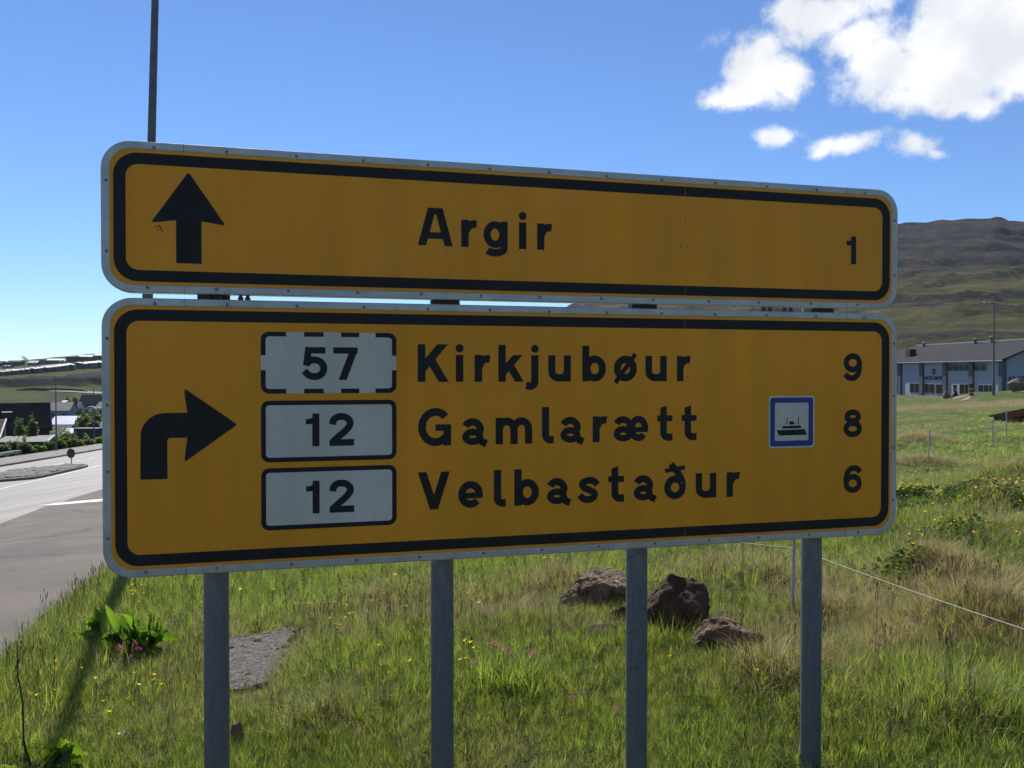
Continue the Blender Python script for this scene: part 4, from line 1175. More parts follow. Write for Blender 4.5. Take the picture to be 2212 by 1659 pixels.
# ------------------------------------------------------------------ rusty low shelter at the right edge
M['rust'] = mk_mat('rusty red brown sheet', (.115, .045, .02), .45, 6, .9, .1, .5, 30)
M['tarwall'] = mk_mat('dark tarred board', (.022, .018, .016), .4, 8, .9)
def shelter():
    p = hit(2186, 912)
    root = empty('low_shelter', (p[0], p[1], p[2]), math.radians(-8), 'low dark shelter with a rusty red-brown roof at the right edge of the field', 'shelter')
    wall = MB(); wall.prism([(0, -.2), (3.2, -.2), (3.2, .80), (0, .10)], 0, 1.6); wall.build('wall', M['tarwall'], root)
    for k in range(7):      # corrugated sheets, each overlapping the next
        y0 = -.18 + k * .28
        prof = []
        for j in range(9): prof.append((y0 + j * .036, .022 * math.cos(j * math.pi)))
        vs, fs = [], []
        for i, (x, z) in enumerate(((-.12, .13), (3.3, .88))):
            for (y, dz) in prof: vs.append((x, y, z + dz + .004 * (k % 2)))
        m_ = len(prof)
        for j in range(m_ - 1): fs.append((j, j + 1, m_ + j + 1, m_ + j))
        MB().add(vs, fs).build('roof_sheet', M['rust'], root)
    for (x, y, s) in ((.9, .05, .10), (1.25, .10, .13), (2.1, .2, .12)):
        bm = bmesh.new(); bmesh.ops.create_icosphere(bm, subdivisions=2, radius=s)
        for v in bm.verts: v.co = Vector((v.co.x * 1.3, v.co.y, v.co.z * .6)) * random.uniform(.9, 1.1)
        me = bpy.data.meshes.new('ballast_stone'); bm.to_mesh(me); bm.free(); me.materials.append(M['rock_grey'])
        link('ballast_stone', me, root, (x, y, .13 + (x + .12) / 3.42 * .75 + s * .4))
shelter()

# ------------------------------------------------------------------ grass
M['grass'] = leaf_mat('green grass blade', (.108, .146, .030), (.38, .455, .062), .48, .55, .45, .35, .7)
M['grass_lush'] = leaf_mat('fresh grass blade', (.095, .148, .028), (.36, .47, .058), .48, .45, .42, .4, .7)
M['grass_dry'] = leaf_mat('dry grass blade', (.30, .245, .125), (.46, .37, .16), .42, .45, .6, .25, .9)
M['seed'] = leaf_mat('brown seed head', (.17, .125, .075), (.25, .185, .10), .3, .5, .8, .1)
M['stalk'] = leaf_mat('seed stalk', (.11, .095, .045), (.17, .15, .05), .3, .3, .6, .2)
M['clover'] = leaf_mat('small herb leaf', (.07, .12, .028), (.20, .30, .04), .42, .35, .75, .08)


def blade(vs, fs, base, h, w, ang, lean, curl, segs=3, flop=0.0):
    b = len(vs); ca, sa = math.cos(ang), math.sin(ang)
    for i in range(segs + 1):
        t = i / segs
        out = lean * h * t + curl * h * t * t
        z = h * (t - flop * t * t)
        ww = w * (1 - t) ** .7 * .5 if i < segs else 0
        x, y = base[0] + ca * out, base[1] + sa * out
        if i < segs:
            vs.append((x - sa * ww, y + ca * ww, z)); vs.append((x + sa * ww, y - ca * ww, z))
        else: vs.append((x, y, z))
    for i in range(segs - 1): fs.append((b + 2 * i, b + 2 * i + 1, b + 2 * i + 3, b + 2 * i + 2))
    fs.append((b + 2 * segs - 2, b + 2 * segs - 1, b + 2 * segs))
def tuft(name, mat, n, rad, h0, h1, w, lean, curl, seed, flop=.15, segs=3):
    rng = random.Random(seed); vs, fs = [], []
    for k in range(n):
        a = rng.uniform(0, 6.283); r = rad * math.sqrt(rng.random())
        blade(vs, fs, (r * math.cos(a), r * math.sin(a)), rng.uniform(h0, h1), w * rng.uniform(.7, 1.3), a + rng.uniform(-1.2, 1.2), rng.uniform(.05, lean), rng.uniform(0, curl), segs, rng.uniform(0, flop))
    me = new_mesh(name, vs, fs, mat)
    o = bpy.data.objects.new(name, me); return o
def seedstalks(name, n, rad, h0, h1, seed):
    rng = random.Random(seed); m_ = MB()
    for k in range(n):
        a = rng.uniform(0, 6.283); r = rad * rng.random(); h = rng.uniform(h0, h1); l = rng.uniform(.02, .16) * h; b = rng.uniform(0, 6.283)
        x, y = r * math.cos(a), r * math.sin(a); dx, dy = l * math.cos(b), l * math.sin(b)
        m_.tube([(x, y, 0), (x + dx * .4, y + dy * .4, h * .55), (x + dx, y + dy, h)], [.0012, .001, .0008], 3, 0, False)
        e = Vector((dx * .5, dy * .5, h * .45)).normalized(); q = Vector((x + dx, y + dy, h)); hl = rng.uniform(.03, .055)
        m_.tube([q - e * .004, q + e * hl * .3, q + e * hl * .7, q + e * hl], [.0012, .0030, .0026, .0005], 5, 1, False)
    me = m_.mesh(name, [M['stalk'], M['seed']]); return bpy.data.objects.new(name, me)
def herb(name, n, rad, seed):
    rng = random.Random(seed); vs, fs = [], []
    for k in range(n):
        a = rng.uniform(0, 6.283); r = rad * math.sqrt(rng.random()); x, y = r * math.cos(a), r * math.sin(a); z = rng.uniform(.02, .09)
        for j in range(3):
            t = rng.uniform(0, 6.283); s = rng.uniform(.008, .016); tl = rng.uniform(-.5, .5)
            ex, ey = math.cos(t), math.sin(t); b = len(vs)
            vs += [(x, y, z), (x + ex * s - ey * s * .6, y + ey * s + ex * s * .6, z + s * tl), (x + ex * s * 1.7, y + ey * s * 1.7, z + s * tl * 1.5), (x + ex * s + ey * s * .6, y + ey * s - ex * s * .6, z + s * tl)]
            fs.append((b, b + 1, b + 2, b + 3))
    return bpy.data.objects.new(name, new_mesh(name, vs, fs, M['clover']))
def kind_collection(name, objs):
    c = bpy.data.collections.new(name)
    for o in objs: c.objects.link(o)
    return c
K = {
    'green': kind_collection('green_tufts', [tuft('tuft', M['grass'], 20, .055, .06, .17, .0032, .55, .5, 1), tuft('tuft', M['grass'], 22, .06, .05, .14, .003, .8, .7, 2), tuft('tuft', M['grass_lush'], 18, .05, .07, .20, .0036, .45, .6, 3), tuft('tuft', M['grass'], 16, .05, .08, .22, .0028, .35, .5, 4)]),
    'lush': kind_collection('lush_tufts', [tuft('tuft', M['grass_lush'], 22, .05, .12, .30, .0042, .45, .6, 11), tuft('tuft', M['grass_lush'], 20, .05, .10, .26, .0046, .6, .8, 12)]),
    'dry': kind_collection('dry_tufts', [tuft('tuft', M['grass_dry'], 22, .065, .04, .15, .0028, 1.1, .9, 21, .5), tuft('tuft', M['grass_dry'], 20, .06, .05, .17, .0026, .9, 1.2, 22, .6), tuft('tuft', M['grass_dry'], 18, .05, .08, .22, .0026, .5, .6, 23, .3)]),
    'seed': kind_collection('seed_tufts', [seedstalks('stalks', 5, .05, .18, .34, 31), seedstalks('stalks', 4, .06, .15, .28, 32), seedstalks('stalks', 3, .04, .22, .40, 33)]),
    'herb': kind_collection('herb_tufts', [herb('herb', 12, .06, 41), herb('herb', 9, .05, 42)]),
}
def in_slab(x, y, grow=1.0):
    cx = np.mean([p[0] for p in SLABQ]); cyy = np.mean([p[1] for p in SLABQ])
    poly = [(cx + (p[0] - cx) * grow, cyy + (p[1] - cyy) * grow) for p in SLABQ]
    r = np.zeros(len(x), bool); j = 3
    for i in range(4):
        xi, yi = poly[i]; xj, yj = poly[j]
        c = ((yi > y) != (yj > y)) & (x < (xj - xi) * (y - yi) / (yj - yi + 1e-9) + xi)
        r ^= c; j = i
    return r
def scatter(n, r0, r1, az0=-48, az1=46, seed=0, power=1.0):
    """points over a wedge of the meadow; power 1 is even, 0 crowds near"""
    g = np.random.default_rng(seed)
    u = g.random(n)
    r = np.sqrt(r0 * r0 + u * (r1 * r1 - r0 * r0)) if power == 1 else r0 * (r1 / r0) ** u
    a = np.radians(g.uniform(az0, az1, n)); return r * np.sin(a), r * np.cos(a), g
def points_object(name, coll, X, Y, S, seed, label, tiltmax=.18, dz=-.005):
    g = np.random.default_rng(seed); n = len(X)
    Z = ground(X, Y) + dz
    me = bpy.data.meshes.new(name)
    me.vertices.add(n); me.vertices.foreach_set('co', np.stack([X, Y, Z], -1).astype(np.float32).ravel())
    a = me.attributes.new('rot', 'FLOAT_VECTOR', 'POINT')
    rot = np.stack([g.uniform(-tiltmax, tiltmax, n), g.uniform(-tiltmax, tiltmax, n), g.uniform(0, 6.283, n)], -1)
    a.data.foreach_set('vector', rot.astype(np.float32).ravel())
    a = me.attributes.new('size', 'FLOAT_VECTOR', 'POINT')
    zf = np.clip(np.hypot(X, Y) / 9.0, 1, 40) ** -.62
    a.data.foreach_set('vector', np.stack([S, S, S * zf], -1).astype(np.float32).ravel())
    a = me.attributes.new('pick', 'INT', 'POINT'); a.data.foreach_set('value', g.integers(0, len(coll.objects), n).astype(np.int32))
    me.update()
    o = link(name, me); tag(o, label, kind='stuff')
    ng = bpy.data.node_groups.new('scatter ' + name, 'GeometryNodeTree')
    ng.interface.new_socket('Geometry', in_out='INPUT', socket_type='NodeSocketGeometry')
    ng.interface.new_socket('Geometry', in_out='OUTPUT', socket_type='NodeSocketGeometry')
    N = ng.nodes.new; L = ng.links.new
    gi, go = N('NodeGroupInput'), N('NodeGroupOutput')
    ip = N('GeometryNodeInstanceOnPoints'); ci = N('GeometryNodeCollectionInfo')
    ci.inputs['Collection'].default_value = coll; ci.inputs['Separate Children'].default_value = True; ci.inputs['Reset Children'].default_value = True
    def na(nm, t):
        q = N('GeometryNodeInputNamedAttribute'); q.data_type = t; q.inputs['Name'].default_value = nm; return q.outputs['Attribute']
    L(gi.outputs[0], ip.inputs['Points']); L(ci.outputs[0], ip.inputs['Instance'])
    ip.inputs['Pick Instance'].default_value = True
    L(na('pick', 'INT'), ip.inputs['Instance Index'])
    er = N('FunctionNodeEulerToRotation'); L(na('rot', 'FLOAT_VECTOR'), er.inputs[0]); L(er.outputs[0], ip.inputs['Rotation'])
    L(na('size', 'FLOAT_VECTOR'), ip.inputs['Scale']); L(ip.outputs[0], go.inputs[0])
    md = o.modifiers.new('scatter', 'NODES'); md.node_group = ng
    return o
DOCKS = [(*hit(277, 1413)[:2], .30), (*hit(200, 1398)[:2], .20), (*hit(118, 1660)[:2], .16), (*hit(33, 1662)[:2], .12)]
def meadow(X, Y, g):
    """where grass may grow"""
    s, w = road_sw(X, Y)
    edge = 1.92 + .22 * fbm(s / 1.6, np.full_like(s, 27.3), 3, 3) + g.uniform(-.1, .06, len(X))
    for (cx_, cy_, rr_) in DOCKS:
        edge = np.where((np.hypot((X - cx_), (Y - cy_ + .15) * .6) < rr_) & (g.random(len(X)) < .8), -99, edge)
    return (w < edge) & ~(in_slab(X, Y, .95) & (g.random(len(X)) < .93)) & ~(in_slab(X, Y, .72)) & ~(in_slab(X, Y, 1.3) & (g.random(len(X)) < .55))
def grass_layer(n, r0, r1, seed, smul, tag_, kinds=('green', 'dry', 'lush', 'herb', 'seed'), power=1.0):
    X, Y, g = scatter(n, r0, r1, seed=seed, power=power)
    ok = meadow(X, Y, g); X, Y = X[ok], Y[ok]
    d = dry_at(X, Y); u = g.random(len(X)); v = g.random(len(X))
    lushm = fbm(X / 1.1, Y / 1.1, 2, 61) + .16 * sstep(9, 12, np.hypot(X, Y)) * (1 - sstep(40, 55, np.hypot(X, Y)))
    isdry = u < np.clip((d - .30) * 1.2, .05, .78)
    isl = ~isdry & (lushm + .5 * g.random(len(X)) > .62)
    ish = ~isdry & ~isl & (v < .16)
    iss = (v > .968)
    return X, Y, isdry & ~iss, isl & ~iss, ish & ~iss, iss, ~isdry & ~isl & ~ish & ~iss, g
LAY = {k: [[], [], []] for k in K}
def addl(k, X, Y, S):
    LAY[k][0].append(X); LAY[k][1].append(Y); LAY[k][2].append(S)
for (n, r0, r1, seed, sm) in ((46000, 2.3, 7.0, 101, .92), (36000, 7.0, 14.0, 102, 1.15), (22000, 14.0, 30.0, 103, 1.8), (16000, 30.0, 62.0, 104, 2.6), (9000, 62.0, 125.0, 105, 3.8)):
    X, Y, md, ml, mh, ms, mg, g = grass_layer(n, r0, r1, seed, sm, 'x')
    tall = .66 + .30 * fbm(X / 2.2, Y / 2.2, 2, 77)
    S = sm * tall * g.uniform(.7, 1.25, len(X))
    addl('dry', X[md], Y[md], S[md]); addl('lush', X[ml], Y[ml], S[ml] * .85); addl('herb', X[mh], Y[mh], S[mh] * 1.1); addl('green', X[mg], Y[mg], S[mg])
    if r0 < 14: addl('seed', X[ms], Y[ms], S[ms] * .95)
# a ragged fringe of tall grass and seed heads along the pavement edge
g = np.random.default_rng(5); s_ = g.uniform(5.0, 22, 5200); w_ = 1.86 - np.abs(g.normal(0, .30, 5200))
X, Y = road_xy(s_, w_)
addl('seed', X[:190], Y[:190], g.uniform(.75, 1.1, 190)); addl('dry', X[520:1100], Y[520:1100], g.uniform(.8, 1.3, 580)); addl('lush', X[200:520], Y[200:520], g.uniform(.6, .9, 320)); addl('green', X[1100:4000], Y[1100:4000], g.uniform(.9, 1.5, 2900)); addl('lush', X[4000:4700], Y[4000:4700], g.uniform(.6, 1.0, 700)); addl('dry', X[4700:], Y[4700:], g.uniform(.9, 1.4, 500))
# thatch on the tussocks, lush grass round the boulders
for (mx, my, mr, mh) in MOUNDS:
    n = int((110 if my < 9 else 200) * mr * (1.8 if mh > .25 and my < 9 else 1))
    addl('dry', mx + g.normal(0, mr * .45, n), my + g.normal(0, mr * .4, n), g.uniform(.7, 1.2, n) * (1 + .03 * math.hypot(mx, my)))
bx_, by_ = hit(1420, 1385)[:2]
addl('lush', bx_ + g.normal(0, .22, 70), by_ + g.normal(0, .10, 70), g.uniform(.6, 1.0, 70))
for (rx_, ry_, rs_) in ((1456, 1385, .26), (1318, 1330, .26), (1244, 1334, .14), (1560, 1424, .24)):
    q_ = hit(rx_, ry_); addl('lush', q_[0] + g.normal(0, rs_ * .6, 46), q_[1] - .06 + g.normal(0, .05, 46), g.uniform(.35, .75, 46)); addl('dry', q_[0] + g.normal(0, rs_ * .7, 30), q_[1] - .05 + g.normal(0, .06, 30), g.uniform(.5, .9, 30))
tx_, ty_ = hit(1110, 1480)[:2]
addl('lush', tx_ + g.normal(0, .12, 40), ty_ + g.normal(0, .10, 40), g.uniform(.8, 1.15, 40))
NAMES = {'green': ('meadow_grass', 'short green meadow grass covering the field'), 'dry': ('dry_grass', 'tan dry grass matted through the field'), 'lush': ('lush_grass', 'taller fresh green grass in the field'),
         'seed': ('grass_seed_heads', 'dark grass seed heads standing above the meadow'), 'herb': ('clover_leaves', 'small clover and herb leaves low in the grass')}
for i, k in enumerate(K):
    X, Y, S = (np.concatenate(q) for q in LAY[k])
    points_object(NAMES[k][0], K[k], X, Y, S, 200 + i, NAMES[k][1], .3 if k == 'dry' else .16)

# ------------------------------------------------------------------ flowers and leafy plants
M['petal'] = leaf_mat('buttercup petal', (.85, .55, .008), (.95, .66, .01), .5, .10, .3, .5)
M['pink'] = leaf_mat('pink petal', (.50, .11, .28), (.55, .14, .30), .4, .25, .6, .2)
M['stem'] = leaf_mat('flower stem', (.06, .10, .02), (.12, .19, .03), .3, .3, .5, .3)
M['dock'] = leaf_mat('dock leaf', (.040, .090, .014), (.15, .27, .016), .48, .4, .36, .5, 5.0)
M['colt'] = leaf_mat('broad leaf', (.050, .105, .018), (.20, .32, .015), .5, .3, .4, .4, 6.0)
M['mari'] = leaf_mat('marsh marigold leaf', (.045, .090, .018), (.13, .22, .025), .38, .55, .65, .15, 3.0)
M['deadstem'] = mk_mat('dead brown stem', (.045, .032, .024), .35, 60, .85, 0, .5, 150)
M['paper'] = mk_mat('white scrap', (.75, .75, .76), .05, 30, .8)
def hit_h(px, py, h):
    """ground point under something standing h high at that sight line"""
    r = view_ray(px, py); r = r / r[1]
    t = 1.8 * np.exp(np.linspace(0, math.log(200 / 1.8), 2500))
    d = CAMZ + r[2] * t - ground(r[0] * t, t) - h
    i = int(np.argmax(d < 0)); i = max(i, 1)
    return np.array([r[0] * t[i], t[i], float(ground(r[0] * t[i], t[i]))])
def petal_head(r, n, cup, seed, cols=1):
    rng = random.Random(seed); m_ = MB()
    for k in range(n):
        a = 2 * math.pi * k / n + rng.uniform(-.1, .1); ca, sa = math.cos(a), math.sin(a); q = r * rng.uniform(.9, 1.1); w = r * 1.9 / n * 1.7
        m_.add([(0, 0, 0), (ca * q * .5 - sa * w * .5, sa * q * .5 + ca * w * .5, q * cup * .35), (ca * q * .95 - sa * w * .42, sa * q * .95 + ca * w * .42, q * cup), (ca * q, sa * q, q * cup * 1.05),
                (ca * q * .95 + sa * w * .42, sa * q * .95 - ca * w * .42, q * cup), (ca * q * .5 + sa * w * .5, sa * q * .5 - ca * w * .5, q * cup * .35)], [(0, 1, 5), (1, 2, 4, 5), (2, 3, 4)][::1])
    return m_
def flower_proto(name, kind):
    root = bpy.data.objects.new(name, None)
    return root
BUTTER_HEAD = petal_head(.0115, 5, .65, 3).mesh('flower_head', M['petal'])
DAISY = petal_head(.020, 14, .35, 4)
DANDELION_HEAD = petal_head(.026, 22, .25, 5).mesh('flower_head', M['petal'])
stem_me = MB().tube([(0, 0, -.02), (.004, .002, .5), (0, 0, 1.0)], [.0013, .0011, .0009], 4, 0, False).mesh('stem', M['stem'])
def pink_head(seed):
    rng = random.Random(seed); m_ = MB()
    for k in range(26):
        th = rng.uniform(0, 6.283); ph = math.acos(rng.uniform(-.4, 1)); R = .015
        c = Vector((R * math.sin(ph) * math.cos(th), R * math.sin(ph) * math.sin(th), R * math.cos(ph)))
        d = c.normalized(); a = d.orthogonal().normalized(); b = d.cross(a)
        tip = c + d * .010
        m_.add([c - a * .003, tip - a * .002 + b * .003, tip + a * .003, c + b * .003], [(0, 1, 2, 3)])
    return m_.mesh('flower_head', M['pink'])
PINK = [pink_head(1), pink_head(2)]
def flower(name, px, py, h, head, size, label, cat, group, tilt=.25):
    p = hit_h(px, py, h)
    root = empty(name, p, random.uniform(0, 6.28), label, cat, group)
    st = link('stem', stem_me, root); st.scale = (size, size, h)
    hd = link('flower_head', head, root, (0, 0, h)); hd.scale = (size,) * 3
    hd.rotation_euler = (random.uniform(-tilt, tilt), random.uniform(-tilt, tilt), 0)
    return root
z5 = lambda x, y: ((150 + x / 4.1475) / 1.4756, (1800 + y / 4.1475) / 1.4756)
z4 = lambda x, y: ((x / 4.7675) / 1.4756, (2100 + y / 4.7675) / 1.4756)
zm = lambda x, y: ((600 + x / 2.2178) / 1.4756, (1700 + y / 2.2178) / 1.4756)
zr = lambda x, y: ((1400 + x / 1.8433) / 1.4756, (1700 + y / 1.8433) / 1.4756)
groups_ = [
    ('small yellow buttercup in the grass below the left corner of the sign', 'buttercups below the left corner of the sign', z5,
     [(763, 78), (1127, 268), (1260, 268), (1302, 275), (1110, 350), (1165, 355), (1140, 393), (1278, 383), (1213, 494)]),
    ('small yellow buttercup in the grass left of the first post, near the pole shadow', 'buttercups left of the first post', z5,
     [(98, 1280), (125, 1395), (455, 1377), (648, 1510), (1160, 1438), (1408, 1460), (1418, 1523), (1205, 1593), (1515, 1585)]),
    ('small yellow buttercup low in the grass at the bottom left', 'buttercups at the bottom left', z4,
     [(450, 535), (557, 557), (825, 475), (1655, 815), (1825, 1135), (1570, 655)]),
    ('small yellow buttercup in the grass between the first and second posts', 'buttercups between the first and second posts', zm,
     [(95, 487), (372, 397), (410, 393), (600, 397), (752, 497), (860, 497), (1037, 488), (1120, 510), (1160, 562), (1140, 570), (1005, 600), (1108, 597), (1038, 642), (1073, 648), (1050, 675), (1053, 693), (1295, 478), (1345, 795), (1355, 928), (1568, 905), (1423, 985), (1540, 515), (1555, 215), (1465, 297)]),
    ('small yellow buttercup in the grass between the second and third posts', 'buttercups between the second and third posts', zr,
     [(620, 145), (655, 147), (695, 150), (332, 204), (212, 305), (165, 350), (190, 390), (235, 410), (150, 632), (182, 645), (200, 677), (125, 745), (155, 735), (905, 292), (1040, 285)]),
    ('small yellow buttercup in the grass between the third and fourth posts', 'buttercups between the third and fourth posts', zr, [(1357, 723), (1872, 810)]),
]
for lab, grp, fn, pts in groups_:
    for (x, y) in pts:
        flower('buttercup', *fn(x, y), random.uniform(.17, .25), BUTTER_HEAD, random.uniform(1.0, 1.3), lab, 'buttercup', grp, .5)
flower('dandelion', *z5(705, 592), .20, DANDELION_HEAD, 1.15, 'large flat yellow flower among the dock leaves below the sign', 'dandelion', None, .12)
for (x, y) in ((965, 1110), (1000, 1135), (945, 1090), (1190, 1112), (1220, 1120), (1165, 1060), (1105, 1225), (1085, 415)):
    flower('pink_campion', *z5(x, y), random.uniform(.10, .16), random.choice(PINK), .75, 'small pink flower head among the dock leaves', 'pink flower', 'pink flowers among the dock leaves', .5)
for (x, y) in ((325, 660), (405, 692), (538, 710), (203, 757), (520, 815)):
    flower('clover', *zr(x, y), random.uniform(.22, .28), random.choice(PINK), 1.15 if y < 720 else .7, 'purple-pink clover head in tall grass right of the second post', 'clover flower', 'clover heads right of the second post', .4)
for (x, y) in ((830, 940), (780, 972), (1040, 1043)):
    flower('clover', *zr(x, y), .15, random.choice(PINK), .8, 'small pink flower low in the grass left of the third post', 'pink flower', 'pink flowers left of the third post', .5)
for (x, y) in ((1390, 518), (1187, 987), (1220, 972), (968, 1030)):
    flower('clover', *zm(x, y), .15, random.choice(PINK), .6, 'tiny pink flower in the grass left of the second post', 'pink flower', 'pink flowers left of the second post', .5)
g = random.Random(12)
for k in range(48):
    px_ = g.uniform(1948, 2210); py_ = 930 + 250 * g.random() ** 1.2
    flower('buttercup', px_, py_, .2, BUTTER_HEAD, g.uniform(1.0, 1.6), 'tiny yellow flower in the open field right of the sign', 'yellow flower', 'yellow flowers in the field right of the sign', .5)

def leaf_mesh(base, tip, width, arch=.15, fold=.25, wave=.12, seed=0, mat=None, shape='dock', n=10):
    base = Vector([float(v) for v in base]); tip = Vector([float(v) for v in tip]); ax = tip - base; L_ = ax.length; d = ax.normalized()
    side = d.cross(Vector((.25, 1.0, -.35)))
    if side.length < .2: side = Vector((1, 0, 0))
    side.normalize()
    rng = random.Random(seed); side = (Matrix.Rotation(rng.uniform(-.75, .75), 3, d) @ side)
    up = side.cross(d).normalized(); m_ = MB(); vs = []
    for i in range(n + 1):
        t = i / n
        c = base + d * L_ * t + up * (arch * L_ * 4 * t * (1 - t))
        if shape == 'dock': ww = width * (max(0, math.sin(math.pi * min(1, (t - .12) / .88) ** .85)) if t > .12 else .05) + .002
        else: ww = width * (math.sqrt(max(0, 1 - ((t - .62) / .40) ** 2)) if t > .24 else .03) + .002
        if i == n: ww = .001
        for j, q in enumerate((-1, -.5, 0, .5, 1)):
            ru = wave * width * math.sin(i * 1.9 + j * 2.1 + seed) * abs(q)
            vs.append(c + side * ww * q + up * (fold * ww * abs(q) + ru))
    fs = [(i * 5 + j, i * 5 + j + 1, (i + 1) * 5 + j + 1, (i + 1) * 5 + j) for i in range(n) for j in range(4)]
    return m_.add(vs, fs).mesh('leaf', mat, smooth=True)
def leafy(name, rootpx, tips, width, mat, label, cat, shape='dock', hbase=.02, dspread=.12, seed=0, arch=.22):
    p = hit(*rootpx); root = empty(name, p, 0, label, cat); rng = random.Random(seed)
    for k, (tx, ty, w) in enumerate(tips):
        dp = p[1] + rng.uniform(-dspread, dspread)
        t = at(tx, ty, dp)
        t[2] = max(t[2], gz(t[0], t[1]) + .03)
        b = (rng.uniform(-.03, .03), rng.uniform(-.03, .03), hbase)
        link('leaf', leaf_mesh(b, t - p, width * w, arch * rng.uniform(.5, 1.5), rng.uniform(.1, .5), rng.uniform(.15, .45), seed * 31 + k, mat, shape), root)
    return root
dk = [z5(*q[:2]) + (q[2],) for q in [(765, 520, .6), (925, 620, .8), (925, 740, 1.0), (1050, 590, 1.1), (1300, 560, 1.0), (1525, 745, .9), (1500, 920, .9), (1480, 690, .8), (1360, 680, .8), (1200, 640, 1.0), (980, 660, .9), (830, 600, .9), (1580, 1230, .8), (1060, 1180, .9), (1130, 720, 1.0), (1400, 1080, .9), (1300, 1180, .8), (800, 960, 1.0), (860, 1160, .8), (700, 1000, .8), (1250, 860, 1.0), (1180, 980, .9), (940, 880, 1.2)]]
_r = random.Random(8)
dk += [z5(_r.gauss(1130, 260), _r.gauss(960, 170)) + (_r.uniform(.5, 1.0),) for k in range(40)]
leafy('dock_plant', z5(1080, 1180), dk, .042, M['dock'], 'clump of upright broad dock leaves in the pole shadow below the sign', 'dock plant', dspread=.22, seed=3)
dk = [z5(*q[:2]) + (q[2],) for q in [(565, 735, 1.3), (400, 720, 1.3), (620, 540, .9), (640, 900, 1.3), (310, 870, 1.4), (700, 560, .8), (480, 800, 1.3), (720, 820, 1.2), (250, 960, 1.2), (560, 960, 1.3), (760, 960, 1.1), (420, 930, 1.2)]]
leafy('dock_plant', z5(600, 1090), dk, .038, M['dock'], 'smaller dock plant at the pavement edge, left of the big clump', 'dock plant', dspread=.15, seed=5)
ct = [z4(*q[:2]) + (q[2],) for q in [(1280, 1400, 1.2), (1080, 1440, 1.6), (700, 1480, 1.3), (990, 1215, .8), (1040, 1290, .8), (1270, 1500, 1.0), (800, 1360, 1.2), (600, 1420, 1.1)]]
leafy('coltsfoot', z4(820, 1640), ct, .040, M['colt'], 'low plant with broad bright leaves at the bottom left corner', 'leafy plant', 'round', dspread=.10, seed=7, arch=.2)
ct = [z4(*q[:2]) + (q[2],) for q in [(430, 1340, .8), (160, 1530, 1.0), (280, 1470, .8), (380, 1450, .8), (20, 1600, 1.4), (290, 1590, .6), (90, 1640, 1.2)]]
leafy('coltsfoot', z4(230, 1658), ct, .036, M['colt'], 'small broad-leaved plant round the foot of the dead brown stem', 'leafy plant', 'round', dspread=.10, seed=9, arch=.2)
# dead stem
sp_ = [z4(*q) for q in [(500, 1740), (480, 1659), (440, 1530), (400, 1420), (357, 1250), (355, 1000), (345, 700), (310, 450), (268, 250), (263, 80), (262, -100), (258, -210)]]
d0 = hit(*sp_[0])[1]; pw = [at(x, y, d0 + .02 * math.sin(i)) for i, (x, y) in enumerate(sp_)]
pw[0][2] = gz(pw[0][0], pw[0][1]) - .02
root = empty('dead_stem', pw[0], 0, 'thin bent dead brown stem standing at the bottom left', 'dead stem')
MB().tube([tuple(p - pw[0]) for p in pw], [.0075, .007, .0065, .006, .0056, .005, .0045, .004, .0035, .003, .0026, .002], 7).build('stem', M['deadstem'], root, smooth=True)
for i, (dx, dz) in ((7, (-.03, .03)), (8, (.022, .03)), (6, (.018, .02)), (9, (.016, .03)), (3, (-.015, .02))):
    q = pw[i] - pw[0]; MB().tube([tuple(q), (q[0] + dx * .6, q[1] - .006, q[2] + dz * .7), (q[0] + dx, q[1] - .01, q[2] + dz)], [.0022, .0016, .0008], 5).build('twig', M['deadstem'], root)
pl = hit(254, 1603)
tag(link('paper_scrap', new_mesh('paper_scrap', [(0, 0, 0), (.012, .016, .014), (.028, 0, .006), (.018, .022, .030), (.004, .024, .034), (.032, .022, .024)], [(0, 1, 3), (0, 3, 4), (1, 2, 3), (2, 5, 3)], M['paper']), None, pl + np.array([0, 0, .03])), 'small crumpled white paper scrap in the grass left of the first post', 'litter')

# marsh marigold clumps in the field
def marigold(px, py, w, d, n, nf, label, seed):
    p = hit(px, py); root = empty('marsh_marigold', p, 0, label, 'flowering plant'); rng = random.Random(seed)
    vs, fs = MB(), []
    for k in range(n):
        x, y = rng.gauss(0, w), rng.gauss(0, d); z = gz(p[0] + x, p[1] + y) - p[2] + rng.uniform(.02, .14)
        r = rng.uniform(.014, .032); a = rng.uniform(0, 6.28); tl = Vector((rng.gauss(0, .5), rng.gauss(0, .5) - .2, 1)).normalized(); e = tl.orthogonal().normalized(); f = tl.cross(e); c = Vector((x, y, z))
        ring = [c + (e * math.cos(a + t * 1.047) + f * math.sin(a + t * 1.047)) * r * (.55 if t == 0 else 1) for t in range(6)]
        vs.add([c - tl * .008] + ring, [(0, 1 + i, 1 + (i + 1) % 6) for i in range(6)])
    lf = vs.build('leaves', M['mari'], root); lf['kind'] = 'stuff'
    for k in range(nf):
        x, y = rng.gauss(0, w * .9), rng.gauss(d * .6, d * .8); z = gz(p[0] + x, p[1] + y) - p[2] + rng.uniform(.12, .19)
        o = link('flower_head', BUTTER_HEAD, root, (x, y, z), rng.uniform(0, 6)); s_ = rng.uniform(1.1, 1.6); o.scale = (s_,) * 3; o.rotation_euler[0] = rng.uniform(-.3, .5)
marigold(1965, 1078, .16, .14, 420, 34, 'dense leafy clump with a row of yellow flowers right beside the sign edge', 1)
marigold(2050, 1082, .27, .18, 700, 7, 'broad dark green leafy clump with a few yellow flowers right of the sign', 2)
marigold(2195, 1078, .16, .16, 260, 30, 'yellow flowering clump cut by the right edge of the picture', 3)
